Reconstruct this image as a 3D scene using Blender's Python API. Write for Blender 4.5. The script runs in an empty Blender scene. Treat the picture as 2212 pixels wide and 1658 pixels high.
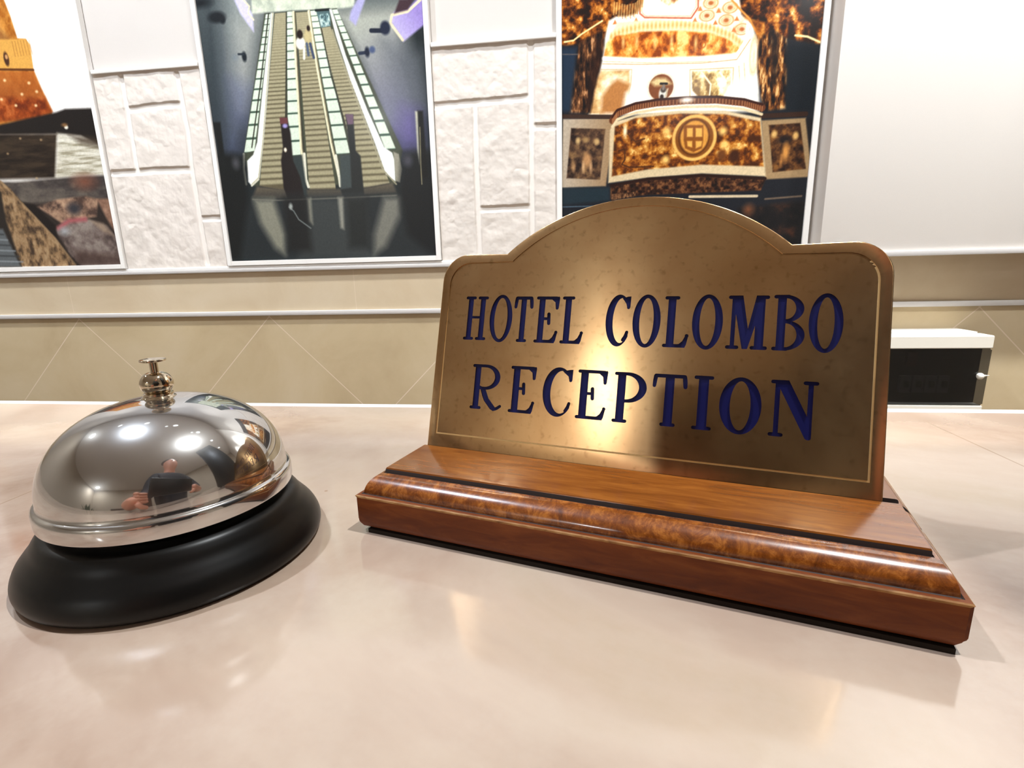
# Hotel reception counter: service bell and engraved brass sign on a glossy stone top,
# photo panels on the wall behind.  All lengths are written in millimetres (S converts to metres).
import bpy, bmesh, math, random
import numpy as np
from mathutils import Vector, Matrix
from mathutils.geometry import delaunay_2d_cdt
S = 0.001
sc = bpy.context.scene
COL = sc.collection
random.seed(4)

# ------------------------------------------------------------------ helpers
def tag(o, label=None, cat=None, group=None, kind=None):
    if label: o['label'] = label
    if cat: o['category'] = cat
    if group: o['group'] = group
    if kind: o['kind'] = kind
    return o

def empty(name, loc=(0, 0, 0), rz=0.0):
    o = bpy.data.objects.new(name, None)
    o.empty_display_size = 0.02
    o.location = Vector(loc) * S
    o.rotation_euler = (0, 0, rz)
    COL.objects.link(o)
    return o

def link(name, me, mats, parent=None, loc=(0, 0, 0), smooth=None):
    o = bpy.data.objects.new(name, me)
    for m in (mats if isinstance(mats, (list, tuple)) else [mats]):
        me.materials.append(m)
    if parent is not None: o.parent = parent
    o.location = Vector(loc) * S
    COL.objects.link(o)
    if smooth is True:
        for p in me.polygons: p.use_smooth = True
    elif smooth:
        for p in me.polygons: p.use_smooth = True
        me.set_sharp_from_angle(angle=math.radians(smooth))
    return o

def bm_obj(name, bm, mats, parent=None, loc=(0, 0, 0), smooth=None):
    bmesh.ops.recalc_face_normals(bm, faces=bm.faces)
    me = bpy.data.meshes.new(name)
    for v in bm.verts: v.co *= S
    bm.to_mesh(me); bm.free()
    return link(name, me, mats, parent, loc, smooth)

def add_box(bm, x0, x1, y0, y1, z0, z1, mi=0):
    vs = [bm.verts.new((x, y, z)) for x in (x0, x1) for y in (y0, y1) for z in (z0, z1)]
    fs = []
    for q in ((0, 1, 3, 2), (4, 6, 7, 5), (0, 4, 5, 1), (2, 3, 7, 6), (0, 2, 6, 4), (1, 5, 7, 3)):
        f = bm.faces.new([vs[i] for i in q]); f.material_index = mi; fs.append(f)
    return vs, fs

def box(name, b, mat, parent=None, bev=0.0, seg=2, loc=(0, 0, 0)):
    bm = bmesh.new()
    add_box(bm, *b)
    if bev: bmesh.ops.bevel(bm, geom=list(bm.edges), offset=bev, segments=seg, affect='EDGES', profile=0.5)
    return bm_obj(name, bm, mat, parent, loc, smooth=35 if bev else None)

def add_lathe(bm, prof, seg=96, c=(0, 0), mi=0, close=True):
    rings = []
    for r, z in prof:
        if r < 1e-6:
            rings.append([bm.verts.new((c[0], c[1], z))])
        else:
            rings.append([bm.verts.new((c[0] + r * math.cos(2 * math.pi * i / seg), c[1] + r * math.sin(2 * math.pi * i / seg), z)) for i in range(seg)])
    for a, b in zip(rings, rings[1:]):
        for i in range(seg):
            j = (i + 1) % seg
            if len(a) == 1 and len(b) == 1: continue
            if len(a) == 1: f = bm.faces.new((a[0], b[i], b[j]))
            elif len(b) == 1: f = bm.faces.new((a[i], a[j], b[0]))
            else: f = bm.faces.new((a[i], a[j], b[j], b[i]))
            f.material_index = mi
    if close:
        for rg in (rings[0], rings[-1]):
            if len(rg) > 1: bm.faces.new(rg)

def lathe(name, prof, mat, parent=None, seg=96, smooth=40, loc=(0, 0, 0), close=True):
    bm = bmesh.new(); add_lathe(bm, prof, seg, close=close)
    return bm_obj(name, bm, mat, parent, loc, smooth)

def spline(pts, n=8):
    out = []
    P = [pts[0]] + list(pts) + [pts[-1]]
    for i in range(1, len(P) - 2):
        for k in range(n):
            t = k / n
            out.append(tuple(0.5 * (2 * P[i][d] + (P[i + 1][d] - P[i - 1][d]) * t + (2 * P[i - 1][d] - 5 * P[i][d] + 4 * P[i + 1][d] - P[i + 2][d]) * t * t + (3 * P[i][d] - P[i - 1][d] - 3 * P[i + 1][d] + P[i + 2][d]) * t ** 3) for d in range(len(P[i]))))
    out.append(tuple(pts[-1]))
    return out

# ------------------------------------------------------------------ materials
def lin(c):
    c = np.asarray(c, float) / 255.0
    return np.where(c <= 0.04045, c / 12.92, ((c + 0.055) / 1.055) ** 2.4)

def rgb(*c): return tuple(float(v) for v in lin(c)) + (1.0,)

class NT:
    def __init__(s, name):
        s.m = bpy.data.materials.new(name); s.m.use_nodes = True
        s.t = s.m.node_tree; s.b = s.t.nodes['Principled BSDF']
    def n(s, typ, **kw):
        nd = s.t.nodes.new(typ)
        for k, v in kw.items():
            if k in nd.inputs: nd.inputs[k].default_value = v
            else: setattr(nd, k, v)
        return nd
    def l(s, a, b): s.t.links.new(a, b)
    def set(s, **kw):
        for k, v in kw.items(): s.b.inputs[k.replace('_', ' ')].default_value = v
        return s
    def math(s, op, a, b=None, clamp=False):
        nd = s.t.nodes.new('ShaderNodeMath'); nd.operation = op; nd.use_clamp = clamp
        for i, v in enumerate((a, b)):
            if v is None: continue
            if isinstance(v, (int, float)): nd.inputs[i].default_value = v
            else: s.l(v, nd.inputs[i])
        return nd.outputs[0]
    def mix(s, f, a, b):
        nd = s.t.nodes.new('ShaderNodeMix'); nd.data_type = 'RGBA'
        for i, v in ((0, f), (6, a), (7, b)):
            if isinstance(v, (int, float, tuple)): nd.inputs[i].default_value = v
            else: s.l(v, nd.inputs[i])
        return nd.outputs[2]
    def obj(s, scale=(1, 1, 1), rot=(0, 0, 0), loc=(0, 0, 0)):
        tc = s.n('ShaderNodeTexCoord'); mp = s.n('ShaderNodeMapping')
        mp.inputs['Scale'].default_value = scale; mp.inputs['Rotation'].default_value = rot; mp.inputs['Location'].default_value = loc
        s.l(tc.outputs['Object'], mp.inputs['Vector']); return mp.outputs[0]
    def noise(s, vec, scale=5., detail=4., rough=.55, dist=0.):
        nd = s.n('ShaderNodeTexNoise'); nd.inputs['Scale'].default_value = scale; nd.inputs['Detail'].default_value = detail
        nd.inputs['Roughness'].default_value = rough; nd.inputs['Distortion'].default_value = dist
        s.l(vec, nd.inputs['Vector']); return nd.outputs[0]
    def ramp(s, f, stops):
        nd = s.n('ShaderNodeValToRGB'); e = nd.color_ramp.elements
        while len(e) < len(stops): e.new(0.5)
        for el, (p, c) in zip(e, stops): el.position = p; el.color = c
        s.l(f, nd.inputs[0]); return nd.outputs[0]
    def color(s, sock): s.l(sock, s.b.inputs['Base Color'])
    def bump(s, h, strength=.2, dist=.001):
        nd = s.n('ShaderNodeBump'); nd.inputs['Strength'].default_value = strength; nd.inputs['Distance'].default_value = dist
        s.l(h, nd.inputs['Height']); s.l(nd.outputs[0], s.b.inputs['Normal'])

def plain(name, c, rough=.5, metal=0., **kw):
    t = NT(name); t.set(Base_Color=rgb(*c), Roughness=rough, Metallic=metal)
    if kw: t.set(**kw)
    # faint grain so that no surface is perfectly even
    f = t.noise(t.obj(), 900., 2.)
    t.color(t.mix(f, rgb(*[v * .985 for v in c]), rgb(*[min(255, v * 1.01) for v in c])))
    return t.m

def mat_counter():
    t = NT('polished_beige_stone')
    v = t.obj()
    a = t.noise(t.obj(loc=(.31, .12, 0)), 7., 6., .58, .6)
    c1 = t.ramp(a, [(.33, rgb(154, 126, 107)), (.45, rgb(178, 154, 136)), (.58, rgb(192, 171, 152)), (.74, rgb(180, 160, 133))])  # stone's own mottling, dark tone deepened to stand in for shade at near left
    b = t.noise(t.obj(loc=(3, 1, 0)), 38., 5., .65)
    c2 = t.mix(t.math('MULTIPLY', t.math('SUBTRACT', b, .45, True), 1.6, True), c1, rgb(198, 181, 164))
    sp = t.n('ShaderNodeTexVoronoi'); sp.inputs['Scale'].default_value = 42.; t.l(v, sp.inputs['Vector'])
    dot = t.math('LESS_THAN', sp.outputs['Distance'], .035)
    c3 = t.mix(t.math('MULTIPLY', dot, .55), c2, rgb(150, 112, 84))
    # tile joints run across the counter every 415 mm
    xyz = t.n('ShaderNodeSeparateXYZ'); tc = t.n('ShaderNodeTexCoord'); t.l(tc.outputs['Object'], xyz.inputs[0])
    u = t.math('PINGPONG', t.math('ADD', xyz.outputs[0], .2287), .20775)
    j = t.math('LESS_THAN', u, .00045)
    t.color(t.mix(t.math('MULTIPLY', j, .75), c3, rgb(160, 134, 112)))
    t.set(Roughness=.16, IOR=1.75)
    t.l(t.math('ADD', t.math('MULTIPLY', b, .10), .06), t.b.inputs['Roughness'])
    t.bump(t.noise(v, 60., 2.), .03, .0004)
    return t.m

def mat_wood(name, dark, mid, light, stretch=(1, 6, 6), scale=60., rough=.28, coat=.5, mott=0.):
    t = NT(name)
    v = t.obj(scale=stretch)
    f = t.noise(v, scale, 5., .6, .8)
    c = t.ramp(f, [(.28, rgb(*dark)), (.5, rgb(*mid)), (.74, rgb(*light))])
    if mott:
        g = t.noise(t.obj(scale=(1.3, 1, 1)), 170., 7., .78, .5)
        c = t.mix(mott, c, t.ramp(g, [(.34, rgb(*dark)), (.5, rgb(*mid)), (.62, rgb(*light))]))
    t.color(c)
    t.set(Roughness=rough, Coat_Weight=coat, Coat_Roughness=.13)
    t.b.inputs['Specular IOR Level'].default_value = .5 if coat > .1 else .25
    t.bump(f, .06, .0006)
    return t.m

def mat_brass():
    t = NT('brushed_aged_brass')
    v = t.obj(scale=(1, 1, 1))
    big = t.noise(v, 26., 5., .6, .3)
    fine = t.noise(t.obj(scale=(.07, 1, 1)), 2400., 3., .6)
    sp = t.noise(t.obj(), 420., 3., .5)
    c = t.ramp(big, [(.3, rgb(192, 150, 104)), (.5, rgb(206, 165, 117)), (.72, rgb(216, 179, 130))])
    c = t.mix(t.math('MULTIPLY', t.math('SUBTRACT', sp, .56, True), 2.2, True), c, rgb(132, 100, 60))
    t.color(c)
    t.set(Metallic=1., Roughness=.4, Anisotropic=.66, Anisotropic_Rotation=.25)
    tg = t.n('ShaderNodeTangent'); tg.direction_type = 'UV_MAP'; tg.uv_map = 'UVMap'
    t.l(tg.outputs[0], t.b.inputs['Tangent'])
    r = t.math('ADD', t.math('MULTIPLY', big, .09), t.math('MULTIPLY', fine, .02))
    t.l(t.math('ADD', r, .165), t.b.inputs['Roughness'])
    t.bump(big, .05, .0003)
    return t.m

def mat_wall_tiles():
    # diagonal 300 mm tiles below, one course of 615 mm straight tiles above them
    t = NT('glazed_beige_wall_tiles')
    tc = t.n('ShaderNodeTexCoord'); xyz = t.n('ShaderNodeSeparateXYZ'); t.l(tc.outputs['Object'], xyz.inputs[0])
    X, Z = xyz.outputs[0], xyz.outputs[2]
    x = t.math('ADD', X, .606)
    def dia(s):
        q = t.math('ADD', x, t.math('MULTIPLY', Z, s))
        return t.math('LESS_THAN', t.math('PINGPONG', q, .212), .0013)
    d = t.math('MAXIMUM', dia(1.), dia(-1.))
    low = t.math('LESS_THAN', Z, .003)
    d = t.math('MULTIPLY', d, low)
    st = t.math('MULTIPLY', t.math('LESS_THAN', t.math('PINGPONG', t.math('ADD', X, .4236), .3075), .0008), t.math('GREATER_THAN', Z, .003))
    a = t.noise(t.obj(), 5.5, 6., .62, .5)
    c = t.ramp(a, [(.3, rgb(176, 156, 124)), (.5, rgb(186, 167, 135)), (.72, rgb(194, 176, 147))])
    c = t.mix(low, t.ramp(a, [(.3, rgb(190, 170, 142)), (.5, rgb(198, 180, 153)), (.72, rgb(205, 189, 165))]), c)
    c = t.mix(t.math('MULTIPLY', t.math('MAXIMUM', d, t.math('MULTIPLY', st, .6)), .8), c, rgb(214, 196, 176))
    t.color(c); t.set(Roughness=.3)
    t.bump(t.math('SUBTRACT', 1., d), .2, .0005)
    return t.m

def mat_attr(name, rough, coat=0., spec=.5):
    t = NT(name)
    a = t.n('ShaderNodeVertexColor'); a.layer_name = 'print'
    g = t.noise(t.obj(), 700., 2.)
    t.color(t.mix(t.math('MULTIPLY', g, .03), a.outputs[0], (.5, .5, .5, 1)))
    t.set(Roughness=rough, Coat_Weight=coat, Coat_Roughness=.12)
    t.b.inputs['Specular IOR Level'].default_value = spec
    return t.m

def emit(name, c, s):
    t = NT(name); t.set(Base_Color=(0, 0, 0, 1), Emission_Color=rgb(*c), Emission_Strength=s); return t.m

def mat_chrome():
    # bright plating with a faint haze of fine wiping marks
    t = NT('polished_chrome'); t.set(Base_Color=rgb(206, 205, 204), Metallic=1., Roughness=.045)
    hz = t.n('ShaderNodeBsdfGlossy'); hz.inputs['Color'].default_value = rgb(206, 205, 204); hz.inputs['Roughness'].default_value = .27
    mx = t.n('ShaderNodeMixShader'); mx.inputs[0].default_value = .22
    t.l(t.b.outputs[0], mx.inputs[1]); t.l(hz.outputs[0], mx.inputs[2]); t.l(mx.outputs[0], t.t.nodes['Material Output'].inputs[0])
    return t.m

M = dict(
    stone=mat_counter(), brass=mat_brass(),
    chrome=mat_chrome(),
    nickel=plain('polished_nickel', (205, 192, 170), .08, 1.),
    black=plain('black_painted_metal', (12, 11, 10), .36, 0., Specular_IOR_Level=.28),
    lit_brass=plain('lit_groove_brass', (236, 206, 150), .5, .6),
    felt=plain('dark_felt', (34, 24, 16), .95),
    blue=plain('dark_blue_enamel', (10, 13, 74), .5, Specular_IOR_Level=.25),
    wood_slab=mat_wood('dark_stained_wood', (88, 38, 9), (110, 52, 16), (130, 68, 26), (1, 5, 5), 55., .5, .04),
    wood_ovolo=mat_wood('figured_varnished_wood', (72, 30, 6), (128, 66, 18), (176, 106, 40), (1, 2, 2), 50., .25, .8, .85),
    wood_top=mat_wood('amber_varnished_wood', (104, 52, 12), (128, 70, 20), (152, 90, 32), (1, 7, 7), 42., .26, .6),
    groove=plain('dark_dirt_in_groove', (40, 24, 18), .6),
    worn=mat_wood('worn_bare_wood_edge', (104, 62, 26), (150, 104, 58), (184, 142, 92), (1, 3, 3), 160., .5, .0),
    white_metal=plain('white_lacquered_aluminium', (232, 228, 224), .35),
    grey_metal=plain('satin_grey_trim', (196, 191, 188), .35, .0),
    paint=plain('warm_white_paint', (238, 232, 226), .6),
    panel=plain('glossy_white_panel', (197, 190, 184), .7),
    ceiling=plain('white_ceiling_paint', (232, 228, 224), .8),
    lobby=plain('sand_lobby_paint', (190, 178, 162), .7),
    floor=plain('brown_floor_tile', (120, 96, 76), .35),
    tiles=mat_wall_tiles(),
    print=mat_attr('glossy_photo_print', .2, .06, .2), relief=mat_attr('plaster_stone_relief', .75),
    plastic=plain('white_plastic', (236, 230, 218), .35),
    dark_plastic=plain('black_plastic', (22, 22, 24), .4),
)
def mat_smoked():
    t = NT('smoked_clear_plastic')
    t.set(Base_Color=rgb(12, 13, 13), Roughness=.12, Alpha=.6); return t.m
M['smoked'] = mat_smoked()

# ------------------------------------------------------------------ room shell
YW = 962.37          # wall behind the reception
XL, XR, YB, ZF, ZC = -2500, 2100, -4300, -1080, 1560
box('floor', (XL - 60, XR + 60, YB - 60, YW + 60, ZF - 50, ZF), M['floor'])['kind'] = 'structure'
box('ceiling', (XL - 60, XR + 60, YB - 60, YW + 60, ZC, ZC + 50), M['ceiling'])['kind'] = 'structure'
box('wall_left', (XL - 60, XL, YB - 60, YW + 60, ZF, ZC), M['lobby'])['kind'] = 'structure'
box('wall_right', (XR, XR + 60, YB - 60, YW + 60, ZF, ZC), M['lobby'])['kind'] = 'structure'
box('wall_front', (XL, XR, YB - 60, YB, ZF, ZC), M['lobby'])['kind'] = 'structure'
def wall_back():
    bm = bmesh.new()
    add_box(bm, XL, XR, YW + 8, YW + 60, ZF, ZC, 0)
    add_box(bm, XL, XR, YW, YW + 8, ZF, 88, 1)            # tiled wainscot
    o = bm_obj('wall_back', bm, [M['panel'], M['tiles']]); o['kind'] = 'structure'
wall_back()
def struct(o): o['kind'] = 'structure'; return o
struct(box('trim_1', (XL, XR, YW - 5, YW + 2, 2, 11), M['grey_metal'], bev=1.2))
struct(box('trim_2', (XL, XR, YW - 6, YW + 10, 87, 94), M['grey_metal'], bev=1.0))
struct(box('trim_3', (XL, 383, YW - 2, YW + 8, 94, 98.5), M['white_metal'], bev=.8))
# plastered part of the wall that stands forward of the photo panels
struct(box('wall_back_plastered', (388, XR, YW - 40, YW + 20, 94.2, ZC), M['paint'], bev=.8))
struct(box('trim_4', (388, XR, YW - 44, YW, 86, 94.2), M['grey_metal'], bev=.8))
# white strips and panels above the stone-look panels
for i, (a, b) in enumerate(((-895, -680), (-249, -37))):
    struct(box('trim_%d' % (5 + i), (a, b, YW - 3, YW + 9, 450, 457), M['white_metal'], bev=.8))

# ------------------------------------------------------------------ painting tools for the printed panels
def vnoise(x, y, seed):
    xi, yi = np.floor(x).astype(np.int64), np.floor(y).astype(np.int64)
    fx, fy = x - xi, y - yi
    fx, fy = fx * fx * (3 - 2 * fx), fy * fy * (3 - 2 * fy)
    def h(i, j):
        n = (i * 374761393 + j * 668265263 + seed * 974634777) & 0x7fffffff
        n = ((n ^ (n >> 13)) * 1274126177) & 0x7fffffff
        return ((n ^ (n >> 16)) & 0xffff) / 65535.0
    a = h(xi, yi) * (1 - fx) + h(xi + 1, yi) * fx
    b = h(xi, yi + 1) * (1 - fx) + h(xi + 1, yi + 1) * fx
    return a * (1 - fy) + b * fy

def fbm(x, y, scale, seed=0, octv=4, sx=1., sy=1.):
    r = 0; a = .5; t = 0
    for k in range(octv):
        r = r + a * vnoise(x / scale * sx * 2 ** k + 17.3 * k, y / scale * sy * 2 ** k - 9.1 * k, seed + k); t += a; a *= .55
    return r / t

class Canvas:
    def __init__(s, x0, x1, z0, z1, step, base):
        s.nx = int((x1 - x0) / step) + 1; s.nz = int((z1 - z0) / step) + 1
        gx, gz = np.meshgrid(np.linspace(x0, x1, s.nx), np.linspace(z0, z1, s.nz))
        s.X, s.Z = gx.ravel(), gz.ravel(); s.C = np.tile(np.array(base, float), (s.X.size, 1)); s.seed = 0; s.k = 1.0
    def _sd(s, P, m):
        x, z = s.X[m], s.Z[m]; d = np.full(x.size, 1e9); ins = np.zeros(x.size, bool)
        for (ax, az), (bx, bz) in zip(P, P[1:] + P[:1]):
            ex, ez = bx - ax, bz - az; L = ex * ex + ez * ez + 1e-9
            t = np.clip(((x - ax) * ex + (z - az) * ez) / L, 0, 1)
            d = np.minimum(d, (x - ax - t * ex) ** 2 + (z - az - t * ez) ** 2)
            c = ((az > z) != (bz > z)) & (x < (bx - ax) * (z - az) / ((bz - az) if bz != az else 1e-9) + ax)
            ins ^= c
        d = np.sqrt(d); return np.where(ins, -d, d)
    def _put(s, m, a, col):
        a = np.clip(a, 0, 1)[:, None]; s.C[m] = s.C[m] * (1 - a) + np.asarray(col, float) * a
    def _bb(s, P, pad):
        xs = [p[0] for p in P]; zs = [p[1] for p in P]
        return np.where((s.X > min(xs) - pad) & (s.X < max(xs) + pad) & (s.Z > min(zs) - pad) & (s.Z < max(zs) + pad))[0]
    def _tone(s, m, col, col2, axis):
        if col2 is None: return col
        (ax, az), (bx, bz) = axis; ex, ez = bx - ax, bz - az
        t = np.clip(((s.X[m] - ax) * ex + (s.Z[m] - az) * ez) / (ex * ex + ez * ez), 0, 1)[:, None]
        return np.array(col, float) * (1 - t) + np.array(col2, float) * t
    def poly(s, P, col, soft=.9, op=1., col2=None, axis=None):
        m = s._bb(P, soft * 1.2)
        if m.size == 0: return
        a = (.5 - s._sd(P, m) / (2 * soft)) * 1.0
        s._put(m, np.clip(a, 0, 1) * op, s._tone(m, col, col2, axis))
    def line(s, P, w, col, soft=.8, op=1.):
        w = w * s.k
        m = s._bb(P, w + soft)
        if m.size == 0: return
        x, z = s.X[m], s.Z[m]; d = np.full(x.size, 1e9)
        for (ax, az), (bx, bz) in zip(P, P[1:]):
            ex, ez = bx - ax, bz - az; L = ex * ex + ez * ez + 1e-9
            t = np.clip(((x - ax) * ex + (z - az) * ez) / L, 0, 1)
            d = np.minimum(d, (x - ax - t * ex) ** 2 + (z - az - t * ez) ** 2)
        s._put(m, (.5 - (np.sqrt(d) - w / 2) / (2 * soft)) * op, col)
    def ell(s, c, rx, rz, col, soft=.9, op=1., ring=0.):
        rx, rz, ring = rx * s.k, rz * s.k, ring * s.k
        m = s._bb([(c[0] - rx, c[1] - rz), (c[0] + rx, c[1] + rz)], soft * 2 + ring)
        if m.size == 0: return
        q = np.hypot((s.X[m] - c[0]) / rx, (s.Z[m] - c[1]) / rz); d = (q - 1) * min(rx, rz)
        if ring: d = np.abs(d) - ring / 2
        s._put(m, (.5 - d / (2 * soft)) * op, col)
    def tex(s, P, cols, scale, soft=1., op=1., sx=1., sz=1., lo=.25, hi=.75, octv=4):
        """mottled fill running through a list of colours"""
        m = s._bb(P, soft * 1.2)
        if m.size == 0: return
        s.seed += 7
        f = fbm(s.X[m], s.Z[m], scale, s.seed, octv, sx, sz); f = np.clip((f - lo) / (hi - lo), 0, .9999) * (len(cols) - 1)
        i = f.astype(int); fr = (f - i)[:, None]; c = np.array(cols, float)
        s._put(m, (.5 - s._sd(P, m) / (2 * soft)) * op, c[i] * (1 - fr) + c[np.minimum(i + 1, len(cols) - 1)] * fr)
    def bars(s, Q, n, ratio, cols, duty=.5, soft=.15, edge=.8, fade=0.):
        """cross bars in a four-sided strip; Q = top-left, top-right, bottom-right, bottom-left"""
        m = s._bb(Q, 1)
        if m.size == 0: return
        A = []; b = []
        for (x, z), (u, v) in zip(Q, ((0, 0), (1, 0), (1, 1), (0, 1))):
            A.append([x, z, 1, 0, 0, 0, -u * x, -u * z]); b.append(u); A.append([0, 0, 0, x, z, 1, -v * x, -v * z]); b.append(v)
        h = np.linalg.solve(np.array(A, float), np.array(b, float)); x, z = s.X[m], s.Z[m]
        w = h[6] * x + h[7] * z + 1; v = (h[3] * x + h[4] * z + h[5]) / w
        lin_t = np.clip((Q[0][1] - z) / (Q[0][1] - Q[3][1] + 1e-9), 0, 1)
        k = math.log(ratio); tt = (np.log1p(lin_t * (ratio - 1)) / k) * n if ratio != 1 else lin_t * n
        f = tt % 1.0
        g = np.clip((np.abs(f - .5) - duty / 2) / soft + .5, 0, 1)[:, None]
        if fade: g = g * np.clip(lin_t / fade, .15, 1)[:, None]
        c = np.array(cols[0], float) * (1 - g) + np.array(cols[1], float) * g
        s._put(m, .5 - s._sd(Q, m) / (2 * edge), c)
    def grain(s, amt, scale=2.2):
        f = fbm(s.X, s.Z, scale, 99, 2); s.C *= (1 + amt * (f - .5))[:, None]
    def mesh(s, name, mat, parent, yfun, front):
        """front: y of the surface; yfun adds relief"""
        n = s.X.size; co = np.empty((n, 3)); co[:, 0] = s.X; co[:, 2] = s.Z; co[:, 1] = front - (yfun if yfun is not None else 0)
        idx = np.arange(n).reshape(s.nz, s.nx)
        q = np.stack([idx[:-1, :-1], idx[:-1, 1:], idx[1:, 1:], idx[1:, :-1]], -1).reshape(-1, 4)
        # a back sheet and edges give the panel its thickness
        B = np.concatenate([idx[0, :], idx[1:, -1], idx[-1, -2::-1], idx[-2:0:-1, 0]])
        nb = len(B); back = co[B].copy(); back[:, 1] = YW + 7; bi = n + np.arange(nb)
        side = np.stack([B, bi, np.roll(bi, -1), np.roll(B, -1)], -1)
        co = np.vstack([co, back]) * S
        faces = np.vstack([q, side]); me = bpy.data.meshes.new(name)
        me.vertices.add(len(co)); me.vertices.foreach_set('co', co.astype(np.float32).ravel())
        me.loops.add(faces.size); me.loops.foreach_set('vertex_index', faces.astype(np.int32).ravel())
        me.polygons.add(len(faces)); me.polygons.foreach_set('loop_start', np.arange(0, faces.size, 4, dtype=np.int32))
        me.update(calc_edges=True)
        at = me.color_attributes.new('print', 'FLOAT_COLOR', 'POINT')
        c = np.ones((len(co), 4), np.float32); c[:n, :3] = lin(np.clip(s.C, 0, 255)); c[n:, :3] = lin([235, 230, 225])
        at.data.foreach_set('color', c.ravel())
        return link(name, me, mat, parent, smooth=35 if yfun is not None else None)

def along(P, n):
    L = [0.]
    for a, b in zip(P, P[1:]): L.append(L[-1] + math.hypot(b[0] - a[0], b[1] - a[1]))
    out = []
    for i in range(n):
        d = L[-1] * i / (n - 1); k = max(j for j in range(len(P) - 1) if L[j] <= d + 1e-9); f = (d - L[k]) / (L[k + 1] - L[k])
        out.append((P[k][0] + (P[k + 1][0] - P[k][0]) * f, P[k][1] + (P[k + 1][1] - P[k][1]) * f))
    return out

def framed_print(x0, x1, z0, z1, label, cv):
    """x0..x1, z0..z1: the printed face; slim white strips hold it"""
    t = empty('framed_photo_panel', ((x0 + x1) / 2, YW, z0)); tag(t, label, 'picture', 'tall framed photo panels on the wall')
    org = Vector(t.location)
    p = cv.mesh('print', M['print'], None, None, YW - 1.0)
    bm = bmesh.new()
    for b in ((x0 - 9, x0, z0 - 9, z1 + 9), (x1, x1 + 9, z0 - 9, z1 + 9), (x0, x1, z0 - 9, z0), (x0, x1, z1, z1 + 9)):
        add_box(bm, b[0], b[1], YW - 5, YW + 7, b[2], b[3])
    bmesh.ops.bevel(bm, geom=list(bm.edges), offset=.7, segments=2, affect='EDGES')
    f = bm_obj('frame', bm, M['white_metal'], None, smooth=35)
    for o in (p, f):
        o.parent = t; o.matrix_parent_inverse = Matrix.Translation(-org)
    return t

ZT = 690
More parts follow.
